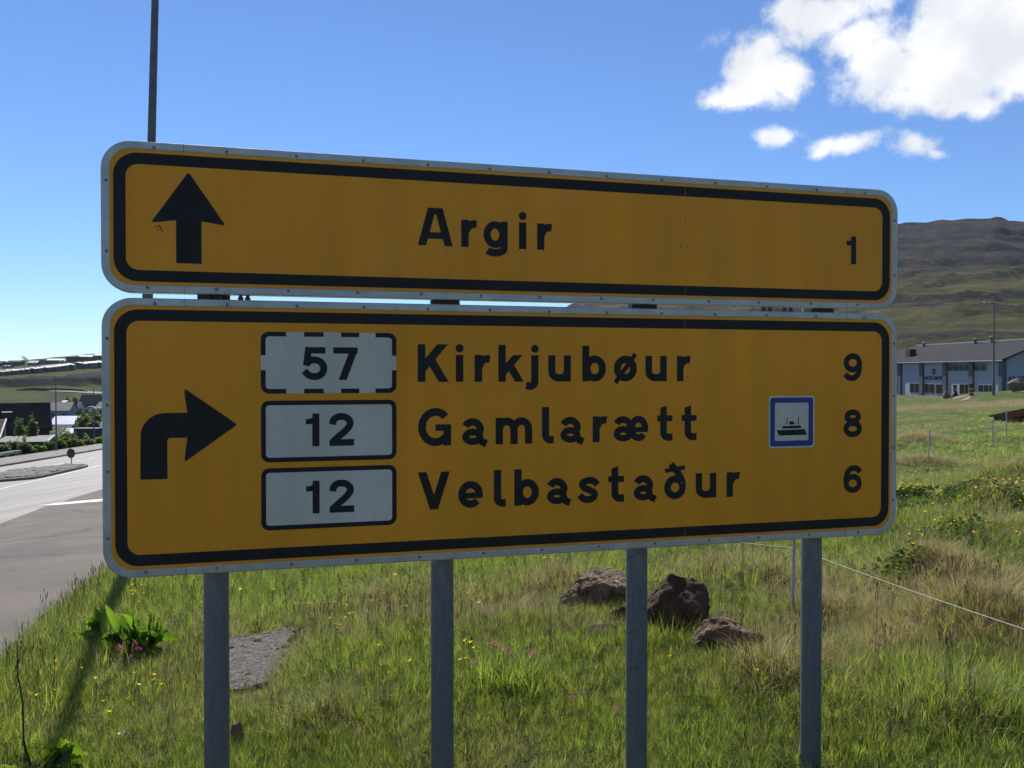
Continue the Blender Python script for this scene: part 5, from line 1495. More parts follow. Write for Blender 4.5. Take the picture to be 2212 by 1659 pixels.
marigold(2060, 1160, .17, .12, 260, 3, 'low dark leafy clump in the field below the flowering ones', 4)
marigold(1935, 1235, .10, .10, 120, 0, 'small leafy clump right of the rightmost sign post', 5)

# ------------------------------------------------------------------ office building at the right
M['blockwall'] = mk_mat('pale blue-grey wall', (.30, .335, .40), .06, .6, .85)
M['roofgrey'] = mk_mat('dark grey roofing', (.036, .035, .042), .14, .5, .95, spec=.15)
M['pilaster'] = mk_mat('dark pilaster', (.075, .075, .085), .15, 1.5, .7)
M['winframe'] = mk_mat('white window frame', (.26, .27, .285), .05, 3, .5)
M['glass'] = mk_mat('dark window glass', (.018, .020, .022), .2, 2, .08, 0, 0, 40, .6)
M['trim'] = mk_mat('pale roof edge', (.42, .43, .44), .08, 2, .5)
M['logo'] = mk_mat('dark blue lettering', (.012, .016, .030), .1, 4, .6)
M['chimney'] = mk_mat('brown metal cladding', (.040, .032, .028), .25, 3, .7)
def office():
    C = np.array([73.4, 130.0]); A = np.array([-.0725, .9974]); A /= np.linalg.norm(A); B = np.array([A[1], -A[0]])   # A along the long front, B along the gable
    root_z = -2.75
    root = empty('office_building', (C[0], C[1], root_z), math.atan2(B[1], B[0]), 'long blue-grey office building with dark pilasters and wide low roof', 'building')
    # local: x = B (to the right), y = A (away), z up
    def zx(x, y): return ((2840 + x / 5.217) / 1.47559, (1050 + y / 5.217) / 1.47559)
    def front(x, y):     # survey mark on the long front -> y, z
        px, py = zx(x, y); r = view_ray(px, py)
        t = (C @ B) / (r[:2] @ B); p = r * t
        return float((p[:2] - C) @ A), float(p[2] + CAMZ - root_z)
    def gable(x, y):
        px, py = zx(x, y); r = view_ray(px, py)
        t = (C @ A) / (r[:2] @ A); p = r * t
        return float((p[:2] - C) @ B), float(p[2] + CAMZ - root_z)
    eave = front(1500, 500)[1]; ridge = eave + 2.85; LEN = 44.0; WID = 14.0
    w = MB()
    w.prism([(0, -1.5), (WID, -1.5), (WID, eave), (WID / 2, ridge - .15), (0, eave)], 0, .3)       # gable wall
    w.box(0, .3, -1.5, .3, LEN, eave); w.box(WID - .3, .3, -1.5, WID, LEN, eave); w.box(.3, LEN - .3, -1.5, WID - .3, LEN, eave)
    w.build('wall', M['blockwall'], root)
    ov = .7; th = .28
    def slope(x): return eave - .05 + (ridge - eave) * (x / (WID / 2))
    rv = []
    for dz in (0, th):
        rv += [(-ov, -1.0, slope(-ov) + dz), (WID / 2, -1.0, ridge + dz), (WID + ov, -1.0, slope(-ov) + dz),
               (-ov, LEN + ov, slope(-ov) + dz), (WID / 2, LEN - 7.3, ridge + dz), (WID + ov, LEN + ov, slope(-ov) + dz)]
    rf = [(6, 7, 10, 9), (7, 8, 11, 10), (9, 10, 11), (0, 3, 4, 1), (1, 4, 5, 2), (3, 5, 4), (0, 1, 7, 6), (1, 2, 8, 7), (0, 6, 9, 3), (2, 5, 11, 8), (3, 9, 11, 5)]
    rm = MB().add(rv, rf).mesh('roof', M['roofgrey'])
    bm = bmesh.new(); bm.from_mesh(rm); bmesh.ops.recalc_face_normals(bm, faces=bm.faces); bm.to_mesh(rm); bm.free()
    roof = link('roof', rm, root)
    MB().box(WID / 2 - .12, -1.0, ridge + th - .02, WID / 2 + .12, LEN - 7.3, ridge + th + .14).build('ridge_cap', M['trim'], roof)
    MB().box(-ov - .10, -1.0, slope(-ov) + .02, -ov, LEN + ov, slope(-ov) + .20).build('gutter', M['trim'], roof)
    # roof vents and the boxy chimney, placed along the slope
    def vent(x, y, h, w_, name='roof_vent', mat='trim', dx=3.5):
        yy, zz = front(x, y)
        MB().lathe([(w_, -.3), (w_, h), (w_ * 1.5, h + .02), (w_ * 1.5, h + .22), (w_ * .4, h + .34)], 10).build(name, M[mat], roof, (dx, yy, slope(dx) + th))
    for yv, hv in ((12.5, .7), (17, .5), (33, .4)):
        MB().lathe([(.22, -.3), (.22, hv), (.34, hv + .02), (.34, hv + .25), (.1, hv + .4)], 10).build('roof_vent', M['darksteel'], roof, (WID / 2 - .6, yv, ridge + .05))
    MB().box(1.3, 28.6, slope(1.3) - .2, 2.5, 30.0, slope(2.5) + 1.25).build('chimney', M['chimney'], roof)
    MB().lathe([(1.1, 0), (1.1, .5), (.9, .9), (.4, 1.15)], 14).build('roof_dome', M['darksteel'], roof, (WID / 2 + 2.0, 21.5, ridge - .6))
    # dark pilasters
    for x in (158, 520, 912, 1350):
        yy, _ = front(x, 700); MB().box(-.28, yy - .55, -1.4, -.003, yy + .55, eave - .02).build('pilaster', M['pilaster'], root)
    MB().box(-.28, -.25, -1.4, .45, .6, eave - .02).build('pilaster', M['pilaster'], root)
    # windows: frame with separate panes, set in the wall face
    def window(x0, y0, x1, y1, n, on='front', name='window'):
        f = front if on == 'front' else gable
        (a1, zt), (a0, zb) = f(x0, y0), f(x1, y1)
        a0, a1 = min(a0, a1), max(a0, a1); zb, zt = min(zb, zt), max(zb, zt)
        if on == 'front':
            fr = MB().box(-.07, a0, zb, -.003, a1, zt).build(name, M['winframe'], root)
        else:
            fr = MB().box(a0, -.07, zb, a1, -.003, zt).build(name, M['winframe'], root)
        wd = (a1 - a0) / n
        for k in range(n):
            p0, p1 = a0 + k * wd + .07, a0 + (k + 1) * wd - .07
            if on == 'front': MB().box(-.085, p0, zb + .08, -.072, p1, zt - .08).build('pane', M['glass'], fr)
            else: MB().box(p0, -.085, zb + .08, p1, -.072, zt - .08).build('pane', M['glass'], fr)
        return fr
    window(955, 565, 1315, 695, 4); window(1385, 560, 1590, 695, 2)
    window(318, 890, 482, 1055, 2); window(560, 900, 725, 1062, 2); window(1145, 905, 1318, 1082, 2); window(1462, 915, 1722, 1048, 3); window(40, 890, 128, 1045, 2)
    window(1955, 920, 2330, 1010, 3, 'gable')
    dr = window(752, 905, 860, 1075, 1, 'front', 'door')
    MB().box(-.12, front(840, 990)[0] - .05, front(840, 990)[1] - .1, -.09, front(840, 990)[0] + .05, front(840, 990)[1] + .1).build('door_handle', M['darksteel'], dr)
    # lettering and emblem
    def letters(txt, size, origin, rot, label):
        cu = bpy.data.curves.new('lettering', 'FONT'); cu.body = txt; cu.size = size; cu.extrude = .02; cu.offset = size * .006; cu.space_character = 1.02
        tmp = bpy.data.objects.new('tmp', cu); COL.objects.link(tmp)
        dg = bpy.context.evaluated_depsgraph_get(); me = bpy.data.meshes.new_from_object(tmp.evaluated_get(dg)); bpy.data.objects.remove(tmp)
        me.materials.clear(); me.materials.append(M['logo'])
        wdt = max(v.co.x for v in me.vertices) - min(v.co.x for v in me.vertices)
        return me, wdt
    yl, zl = front(556, 842); yr, zr_ = front(882, 836)
    me, wdt = letters('ARCTIC IMPORT', .9, None, None, None)
    o = link('lettering', me, root, (-.05, yl, (zl + zr_) / 2)); o.rotation_euler = (math.radians(90), 0, math.radians(-90)); o.scale = ((yl - yr) / wdt, 1.0, 1.0); o['label'] = 'dark lettering beside the entrance'
    xa, za = gable(1940, 850)
    x2, z2 = gable(2212, 785)
    o = link('lettering', me.copy(), root, (xa, -.05, za)); k = (x2 - xa) / (wdt * 4.35 / 13.0) ; o.rotation_euler = (math.radians(90), 0, 0); o.scale = (min(k, 1.35), 1.0, 1.0); o['label'] = 'dark lettering on the gable'
    yc, zc = front(715, 700)
    em = MB()
    for k in range(6):
        a = math.radians(30 + 60 * k); ca, sa = math.cos(a), math.sin(a)
        pts = [(.25, -.12), (.55, -.26), (.95, -.22), (1.15, 0), (.95, .22), (.55, .26), (.25, .12)]
        q = [(-.05, (ca * u - sa * v) * .62, (sa * u + ca * v) * .62) for u, v in pts]; q2 = [(-.02, b_, c_) for _, b_, c_ in q]; n_ = len(q)
        em.add(q + q2, [tuple(range(n_)), tuple(range(2 * n_ - 1, n_ - 1, -1))] + [(i, (i + 1) % n_, n_ + (i + 1) % n_, n_ + i) for i in range(n_)])
    em.build('emblem', M['logo'], root, (0, yc, zc))
office()
# light pole on the bank, marker posts, path and stones
p = hit(2146, 854)
hgt = (1260.5 - 967.6) / 1.47559 / FPX * p[1]
street_light('street_light', p, hgt, .095, .075, 'slim street light pole on the grass bank before the blue-grey building', (0, 0), .45, math.radians(180))
M['marker_y'] = mk_mat('orange yellow band', (.45, .22, .03), .2, 6, .6)
M['marker_k'] = mk_mat('black band', (.02, .02, .02), .2, 6, .7)
def marker(px, py, label, cone):
    p = hit(px, py); root = empty('marker_post', p, 0, label, 'marker post'); h = 1.55 * p[1] / 110
    r = .20
    zs = [0, .30, .42, .52, .64, .74, .86, 1.0]
    if cone: MB().lathe([(.48, -.2), (.42, .05), (.22, h * .45), (r * .9, h * .46)], 14).build('base', M['marker_k'], root, smooth=True)
    for k in range(6):
        z0, z1 = h * (.45 + k * .09) if cone else h * (.02 + k * .16), h * (.45 + (k + 1) * .09) if cone else h * (.02 + (k + 1) * .16)
        MB().lathe([(r, z0), (r, z1)], 14).build('band', M['marker_y'] if k % 2 == 1 and k < 5 else M['marker_k'], root)
marker((2840 + 1062 / 5.217) / 1.47559, (1050 + 1128 / 5.217) / 1.47559, 'black and orange banded marker post with a flared base, left of the path', True)
marker((2840 + 1335 / 5.217) / 1.47559, (1050 + 1106 / 5.217) / 1.47559, 'straight black and orange banded marker post, right of the path', False)
boulder('boulder', (2840 + 925 / 5.217) / 1.47559, (1050 + 1150 / 5.217) / 1.47559, (.48, .4, .48), M['rock_grey'], 'pale-topped boulder beside the path to the blue-grey building', 61, .3, sub=3, sink=.15)
boulder('boulder', (2840 + 2110 / 5.217) / 1.47559, (1050 + 1035 / 5.217) / 1.47559, (1.35, .9, .75), M['rock_grey'], 'large pale boulder on the bank in front of the gable window', 67, .2, sub=3, sink=.15)
M['gravel'] = mk_mat('gravel path', (.20, .165, .13), .3, 3, 1.0, 0, .5, 40)
pth = []
for (x, y) in ((1030, 1195), (1130, 1205), (1290, 1180), (1345, 1112), (1250, 1106), (1110, 1112), (1030, 1125)):
    q = hit((2840 + x / 5.217) / 1.47559, (1050 + y / 5.217) / 1.47559); pth.append((q[0], q[1], q[2] + .06))
o = link('gravel_path', new_mesh('gravel_path', pth, [tuple(range(len(pth)))], M['gravel'])); o['kind'] = 'structure'

# ------------------------------------------------------------------ bushes and trees
M['leaf_a'] = leaf_mat('shrub leaf', (.075, .125, .026), (.20, .30, .04), .38, .45, .5, .3, .5)
M['leaf_b'] = leaf_mat('olive shrub leaf', (.10, .12, .038), (.24, .28, .06), .38, .45, .5, .3, .5)
M['leaf_c'] = leaf_mat('bright shrub leaf', (.085, .165, .025), (.22, .38, .04), .4, .4, .5, .3, .5)
M['bark'] = mk_mat('grey brown bark', (.09, .07, .055), .3, 8, .9, 0, .4, 30)
def leaf_cloud(lobes, n, size, seed, flatness=.2):
    """many single leaves spread through the lobes; a lobe is (x, y, z, rx, ry, rz)"""
    g = np.random.default_rng(seed); vol = np.array([l[3] * l[4] * l[5] for l in lobes]); idx = g.choice(len(lobes), n, p=vol / vol.sum()); L_ = np.array(lobes)[idx]
    d = g.normal(size=(n, 3)); d /= np.linalg.norm(d, axis=1)[:, None]
    rad = g.random(n) ** .38
    lump = 1 + .28 * fbm(d[:, 0] * 2.4 + idx * 3.1, d[:, 1] * 2.4 + d[:, 2] * 2.0, 3, seed)
    c = L_[:, :3] + d * L_[:, 3:] * (rad * lump)[:, None]
    keep = fbm(c[:, 0] * 1.4 / size * .12 + 5, (c[:, 1] + c[:, 2]) * 1.4 / size * .12, 3, seed + 3) > -.38
    c, d = c[keep], d[keep]; n = len(c)
    nrm = d * .6 + g.normal(size=(n, 3)) * .7 + np.array([0, 0, .3]); nrm /= np.linalg.norm(nrm, axis=1)[:, None]
    a = np.cross(nrm, g.normal(size=(n, 3))); a /= np.linalg.norm(a, axis=1)[:, None]; b = np.cross(nrm, a)
    s = (size * g.uniform(.6, 1.35, n))[:, None]
    V = np.stack([c - a * s * .5, c + b * s * .34 + nrm * s * .08, c + a * s * .5, c - b * s * .34 + nrm * s * .08], 1).reshape(-1, 3)
    F_ = np.arange(n * 4).reshape(-1, 4)
    return V, F_
def shrub(name, p, rx, ry, h, n, leaf, mat, label, seed, cat='bush', trunk=None, group=None):
    root = empty(name, p, 0, label, cat, group); g = random.Random(seed)
    lobes = []
    t0 = trunk or 0
    for k in range(7):
        f = g.uniform(.32, .52)
        lobes.append((g.uniform(-.62, .62) * rx, g.uniform(-.62, .62) * ry, t0 + (h - t0) * g.uniform(.28, .74), rx * f, ry * f, (h - t0) * f * .66))
    lobes.append((0, 0, t0 + (h - t0) * .42, rx * .7, ry * .7, (h - t0) * .42))
    V, F_ = leaf_cloud(lobes, n, leaf, seed)
    V[:, 2] = np.maximum(V[:, 2], .02)
    link('crown', new_mesh('crown', V, F_, mat), root)
    m_ = MB()
    tr = .05 + .015 * h
    m_.tube([(0, 0, -.3), (.03 * h, 0, h * .25), (-.02 * h, .02 * h, h * .55)], [tr, tr * .75, tr * .3], 7)
    for k in range(4):
        a = g.uniform(0, 6.28); m_.tube([(.02 * h, 0, h * .2), (rx * .3 * math.cos(a), ry * .3 * math.sin(a), h * .45), (rx * .6 * math.cos(a), ry * .6 * math.sin(a), h * .68)], [tr * .6, tr * .35, tr * .12], 5)
    m_.build('trunk', M['bark'], root, smooth=True)
    return root
zb_ = lambda x, y: (x / 6.703 / 1.47559, (1260 + y / 6.703) / 1.47559)
def mark(x, y, d): return at(*zb_(x, y), d)
def base_at(x, d):
    """ground under the sight line of column x at distance d"""
    px = x / 6.703 / 1.47559; X = (px - 1106) / FPX * d; return np.array([X, d, gz(X, d)])
def shrub_px(x0, x1, ytop, d, n, leaf, mat, label, seed, cat='bush', name='bush', deep=1.0, lift=0.0, trunkf=None, group=None):
    """a bush spanning columns x0..x1 of the survey picture with its top at ytop, standing at distance d"""
    p = base_at((x0 + x1) / 2, d); rx = (x1 - x0) / 2 / 6.703 / 1.47559 / FPX * d
    h = mark((x0 + x1) / 2, ytop, d)[2] - p[2]
    h = max(h, .6)
    return shrub(name, p, rx * 1.22, rx * deep, h * 1.15, int(n * 1.5), leaf, mat, label, seed, cat, h * trunkf if trunkf else None, group)
shrub_px(335, 560, 515, 101, 1500, .20, M['leaf_a'], 'leafy young tree in front of the dark roof, left of its twin', 1, 'tree', 'tree', trunkf=.2)
shrub_px(550, 805, 510, 100, 1600, .20, M['leaf_a'], 'leafy young tree in front of the dark roof, right of its twin', 2, 'tree', 'tree', trunkf=.2)
shrub_px(-120, 190, 1040, 82.5, 1500, .17, M['leaf_b'], 'olive bush at the far left behind the guard rail', 3)
shrub_px(130, 400, 990, 84.5, 1500, .17, M['leaf_b'], 'olive bush before the left part of the grey garage roof', 4)
shrub_px(370, 560, 890, 86.0, 600, .15, M['leaf_a'], 'thin dark-leaved shrub poking above the garage roof edge', 5)
shrub_px(340, 665, 1000, 84.5, 1700, .17, M['leaf_b'], 'yellowish olive bush left of the dark garage wall', 6)
shrub_px(600, 760, 1150, 86.5, 600, .15, M['leaf_a'], 'low dark bush at the end of the guard rail', 7)
shrub_px(740, 1000, 1075, 89.0, 1100, .16, M['leaf_c'], 'bright green bush below the dark garage wall', 8)
shrub_px(930, 1200, 990, 91.5, 1500, .16, M['leaf_c'], 'bright green bush just left of the nearer far lamp post', 9)
shrub_px(1170, 1390, 960, 95.5, 1300, .17, M['leaf_a'], 'green bush just right of the nearer far lamp post', 10)
shrub_px(1330, 1600, 940, 99, 1500, .17, M['leaf_b'], 'olive bush left of and below the dark blue container', 11)
shrub_px(1540, 1800, 945, 103, 1400, .17, M['leaf_c'], 'bright bush in front of the dark blue container', 12)
shrub_px(1740, 2010, 950, 107, 1300, .18, M['leaf_b'], 'olive bush at the foot of the farther lamp post', 13)
shrub_px(1960, 2230, 900, 111, 1500, .18, M['leaf_c'], 'bright green bush against the left edge of the sign', 14)
shrub_px(1000, 1330, 760, 150, 1300, .3, M['leaf_c'], 'round green bush below the white glinting roof', 15)
shrub_px(1220, 1600, 770, 160, 1700, .3, M['leaf_b'], 'pale green bush left of the dark blue container', 16)
shrub_px(1760, 1920, 870, 150, 500, .25, M['leaf_a'], 'small grey-green bush overlapping the container front', 17)
shrub_px(1630, 1900, 480, 235, 1700, .45, M['leaf_b'], 'spreading olive tree above the dark blue container', 18, 'tree', 'tree', trunkf=.25)
shrub_px(1850, 2130, 540, 228, 1500, .45, M['leaf_b'], 'olive tree behind the farther lamp post', 19, 'tree', 'tree', trunkf=.25)
shrub_px(1540, 1660, 60, 440, 500, .7, M['leaf_a'], 'dark tree between the two dark houses on the slope', 20, 'tree', 'tree', trunkf=.25)
shrub_px(1390, 1480, 130, 430, 400, .7, M['leaf_a'], 'dark bush right of the brown-roofed house', 21)
for k, (a, b, t, d) in enumerate(((1420, 1640, 285, 372), (1620, 1900, 310, 345), (1880, 2130, 330, 338), (1600, 1880, 395, 300), (1860, 2180, 385, 295))):
    shrub_px(a, b, t, d, 700, .7, M['leaf_a'], 'low dark hedge, ' + ('left of', 'below', 'right of', 'nearer than and left below', 'nearer than and right below')[k] + ' the parked cars in the valley', 30 + k, 'hedge', 'hedge', .5)

# ------------------------------------------------------------------ lamp posts, guard rail, round sign by the far pavement
for (x, y0, y1, lab) in ((655, 1425, 568, 'nearer of two street lights behind the far pavement, left of the sign'), (1100, 1365, 675, 'farther of two street lights behind the far pavement, touching the sign edge')):
    px_, pyb, pyt = (x / 3.686) / 1.47559, (1050 + y0 / 3.686) / 1.47559, (1050 + y1 / 3.686) / 1.47559
    d = 88.5 if x < 900 else 110.0
    X = (px_ - 1106) / FPX * d; b_ = np.array([X, d, at(px_, pyb, d)[2]]); b_[2] = min(b_[2], gz(X, d) + .05)
    street_light('street_light', b_, at(px_, pyt, d)[2] - b_[2], .080, .062, lab, (0, 0), .12, 0.0, group=None)
rs = hit(154.5, 1008); 
M['plate'] = mk_mat('dark grey sign back', (.055, .058, .060), .15, 5, .6)
def round_sign():
    root = empty('round_sign', (rs[0], rs[1], float(base_plane(rs[0], rs[1])) + .10), math.radians(-14), 'round grey-backed road sign on a short post on the island', 'road sign')
    R = .272; zc = at(154.5, (1050 + 1455 / 3.686) / 1.47559, rs[1])[2] - root.location.z
    MB().tube([(0, 0, -.1), (0, 0, zc)], .028, 10).build('post', M['galv'], root)
    pts = [(R * math.cos(2 * math.pi * k / 36), zc + R * math.sin(2 * math.pi * k / 36)) for k in range(36)]
    pl = MB().prism(pts, -.045, -.033).build('sign_plate', M['plate'], root)
    MB().box(-.15, -.032, zc - .10, .15, -.02, zc - .07).build('bracket', M['galv'], pl)
    MB().box(-.15, -.032, zc + .07, .15, -.02, zc + .10).build('bracket', M['galv'], pl)
round_sign()
def guard_rail():
    pts = []
    for (x, y) in ((-260, 1290), (0, 1262), (230, 1222), (590, 1190)):
        d = np.interp(x, [-260, 590], [73.5, 86.0]); q = mark(x, y, d); pts.append(q)
    root = empty('guard_rail', pts[1], 0, 'galvanised guard rail behind the far pavement at the left edge', 'guard rail')
    base = np.array(pts[1])
    prof = [(0, -.15), (.04, -.13), (.07, -.09), (.02, -.03), (.02, .03), (.07, .09), (.04, .13), (0, .15)]
    vs, fs = [], []
    for i, q in enumerate(pts):
        for (dx, dz) in prof: vs.append((q[0] + dx * .9 - base[0], q[1] - dx * .4 - base[1], q[2] + dz - base[2]))
    n_ = len(prof)
    for i in range(len(pts) - 1):
        for k in range(n_ - 1): fs.append((i * n_ + k, i * n_ + k + 1, (i + 1) * n_ + k + 1, (i + 1) * n_ + k))
    MB().add(vs, fs).build('rail', M['alu'], root)
    for t in np.linspace(.1, 2.95, 5):
        i = int(t); f = t - i; q = np.array(pts[i]) * (1 - f) + np.array(pts[min(i + 1, 3)]) * f - base
        MB().box(q[0] - .05, q[1] + .02, q[2] - 1.1, q[0] + .05, q[1] + .14, q[2] + .10).build('rail_post', M['galv'], root)
guard_rail()

# ------------------------------------------------------------------ houses on the left
def tin(name, col, rough, spec=.5, metal=0.0, corr=None):
    return mk_mat(name, col, .12, .8, rough, metal, 0, 40, spec)
M['w_dark'] = tin('dark stained boards', (.030, .028, .032), .7)
M['w_brown'] = tin('brown boards', (.065, .045, .035), .8)
M['w_red'] = tin('dark red boards', (.11, .030, .022), .8)
M['w_grey'] = tin('grey render', (.13, .135, .14), .9)
M['w_blue'] = tin('pale blue boards', (.21, .25, .28), .8)
M['w_green'] = tin('grey green boards', (.10, .13, .12), .8)
M['w_dgreen'] = tin('dark green boards', (.025, .045, .038), .8)
M['w_white'] = tin('white render', (.55, .56, .57), .85)
M['r_dark'] = tin('black roof felt', (.022, .021, .024), .85, .3)
M['r_grey'] = tin('grey roof sheet', (.060, .058, .063), .7)
M['r_pale'] = tin('pale metal roof', (.27, .28, .31), .5, .5, .2)
M['r_shiny'] = tin('white metal roof', (.78, .78, .78), .26, .7, .6)
M['r_green'] = tin('pale green roof', (.42, .46, .40), .5)
M['r_brown'] = tin('brown roof tiles', (.10, .075, .070), .75)
M['tile'] = mk_mat('brown clay tile', (.19, .115, .085), .3, 3, .8)
M['farframe'] = mk_mat('grey window frame', (.20, .21, .22), .1, 2, .6)
M['win'] = mk_mat('pale lit window', (.34, .38, .38), .15, 2, .3)
def house(name, p, rot, w, d, hw, hr, wall, roof, label, cat='house', wins=(), over=.4, group=None, ridge='x', chim=None, sink=3.0, mono=False):
    """gabled house, front towards -y; wins: (x0, z0, x1, z1) on the front or ('r', y0, z0, y1, z1) on the right end"""
    root = empty(name, p, rot, label, cat, group)
    wb = MB()
    if mono:
        wb.prism([(-d / 2, -sink), (d / 2, -sink), (d / 2, hw + hr), (-d / 2, hw)], -w / 2, w / 2)
        wb.v = [(-b, a, c) if False else (b, a, c) for a, b, c in wb.v]
    elif ridge == 'x':
        wb.prism([(-d / 2, -sink), (d / 2, -sink), (d / 2, hw), (0, hw + hr), (-d / 2, hw)], -w / 2, w / 2)
        wb.v = [(b, a, c) for a, b, c in wb.v]
    else:
        wb.prism([(-w / 2, -sink), (w / 2, -sink), (w / 2, hw), (0, hw + hr), (-w / 2, hw)], -d / 2, d / 2)
    me = wb.mesh('wall', M[wall])
    bm = bmesh.new(); bm.from_mesh(me); bmesh.ops.recalc_face_normals(bm, faces=bm.faces); bm.to_mesh(me); bm.free()
    link('wall', me, root)
    rb = MB(); t = .18
    if mono:
        k = hr / d
        pr = [(-d / 2 - over, hw - over * k + .02), (d / 2 + over, hw + hr + over * k + .02), (d / 2 + over, hw + hr + over * k + t), (-d / 2 - over, hw - over * k + t)]
        rb.prism(pr, -w / 2 - .05, w / 2 + .05); rb.v = [(b, a, c) for a, b, c in rb.v]
    else:
        half = (d if ridge == 'x' else w) / 2; ln = (w if ridge == 'x' else d) / 2 + over; k = hr / half
        for s in (-1, 1):
            pr = [(s * (half + over), hw - over * k + .02), (0, hw + hr + .02), (0, hw + hr + t), (s * (half + over), hw - over * k + t)]
            rb.prism(pr, -ln, ln)
        if ridge == 'x': rb.v = [(b, a, c) for a, b, c in rb.v]
    me = rb.mesh('roof', M[roof])
    bm = bmesh.new(); bm.from_mesh(me); bmesh.ops.recalc_face_normals(bm, faces=bm.faces); bm.to_mesh(me); bm.free()
    rf = link('roof', me, root)
    if chim: MB().box(chim - .35, -.3, hw + hr * .6, chim + .35, .3, hw + hr + .9).build('chimney', M['w_grey'], rf)
    for q in wins:
        if q[0] == 'r': MB().box(w / 2 + .003, q[1], q[2], w / 2 + .07, q[3], q[4]).build('window', M['win'], root)
        else:
            f = MB().box(q[0], -d / 2 - .06, q[1], q[2], -d / 2 - .003, q[3]).build('window', M['farframe'], root)
            MB().box(q[0] + .15, -d / 2 - .085, q[1] + .15, q[2] - .15, -d / 2 - .065, q[3] - .15).build('pane', M['glass'], f)
    return root, rf

# the big dark roof close behind the pavement
def dark_house():
    d = 116.0; k = d / FPX
    ztop = mark(980, 168, d + 4)[2]; zlow = mark(1055, 738, d - 4)[2]
    rot = math.radians(31); e = np.array([math.cos(rot), math.sin(rot)])
    xe = mark(1052, 640, d + 2)
    p = np.array([xe[0] - 13.2 * e[0], xe[1] - 13.2 * e[1], 0.0]); p[2] = min(zlow - 2.5, gz(p[0], p[1]))
    hw = zlow - p[2]; hr = ztop - zlow
    root, rf = house('dark_house', p, rot, 26.0, 9.0, hw, hr, 'w_dark', 'r_dark', 'large house with a steep black corrugated roof at the left edge', 'house', over=.35)
    # corrugation battens on the near slope, one raised rib after another
    half = 4.5
    for i in range(20):
        f = (i + .5) / 20
        y = -(half + .35) * (1 - f); z = hw + hr - (hr / half) * (-y) + .18
        MB().box(-13.3, y - .045, z - .02, 13.3, y + .045, z + .07).build('roof_rib', M['r_dark'], rf)
    # recessed roof window and the pale balcony boards below
    y = -2.2; z = hw + hr - (hr / half) * 2.2; wx = 8.2
    MB().box(wx - .55, y - .7, z - .2, wx + .55, y + .5, z + .55).build('dormer', M['w_dark'], rf)
    MB().box(wx - .6, y - .75, z + .56, wx + .6, y + .55, z + .64).build('dormer_top', M['trim'], rf)
    for x0, x1 in ((-1.0, 1.6), (9.4, 11.4)):
        MB().box(x0, -half - .75, hw - 2.1, x1, -half - .6, hw - .9).build('balcony_front', M['w_grey'], root)
dark_house()
def tile_house():
    # tiled slope with a white verge, cut by the left edge
    d = 101.0; a = mark(128, 520, d + 3); b = mark(-10, 930, d - 2)
    root = empty('tiled_house', (a[0], a[1], gz(a[0], a[1])), 0, 'brown tiled roof with a white verge board cut by the left edge', 'house')
    o = np.array(root.location); W_ = 9.0
    A0, B0_ = a - o, b - o
    up = (A0 - B0_); 
    MB().add([tuple(A0 + np.array([-W_, 0, -.15])), tuple(A0 + np.array([0, 0, -.15])), tuple(B0_ + np.array([0, 0, -.15])), tuple(B0_ + np.array([-W_, 0, -.15])),
              (A0[0] - W_, A0[1], -1), (A0[0], A0[1], -1), (B0_[0], B0_[1], -1), (B0_[0] - W_, B0_[1], -1)], [(0, 1, 2, 3), (1, 5, 6, 2), (2, 6, 7, 3), (0, 3, 7, 4), (0, 4, 5, 1)]).build('wall', M['w_brown'], root)
    rf = MB().add([tuple(A0 + np.array([-W_, 0, 0])), tuple(A0), tuple(B0_), tuple(B0_ + np.array([-W_, 0, 0]))] + [tuple(q + np.array([0, 0, -.12])) for q in (A0 + np.array([-W_, 0, 0]), A0, B0_, B0_ + np.array([-W_, 0, 0]))],
                  [(0, 1, 2, 3), (7, 6, 5, 4), (1, 5, 6, 2), (3, 2, 6, 7)]).build('roof', M['tile'], root)
    n = 15
    for i in range(n):       # courses of tiles
        f = i / n; q = A0 + (B0_ - A0) * f; q2 = A0 + (B0_ - A0) * (f + .8 / n)
        MB().add([tuple(q + np.array([-W_, 0, .02])), tuple(q + np.array([-.1, 0, .02])), tuple(q2 + np.array([-.1, -.05, .10])), tuple(q2 + np.array([-W_, -.05, .10])), tuple(q2 + np.array([-.1, -.05, .0])), tuple(q2 + np.array([-W_, -.05, .0]))], [(0, 3, 2, 1), (3, 5, 4, 2)]).build('tile_course', M['tile'], rf)
    MB().tube([tuple(A0 + np.array([.03, 0, .06])), tuple(B0_ + np.array([.03, 0, .06]))], .11, 6).build('verge_board', M['winframe'], rf)
tile_house()
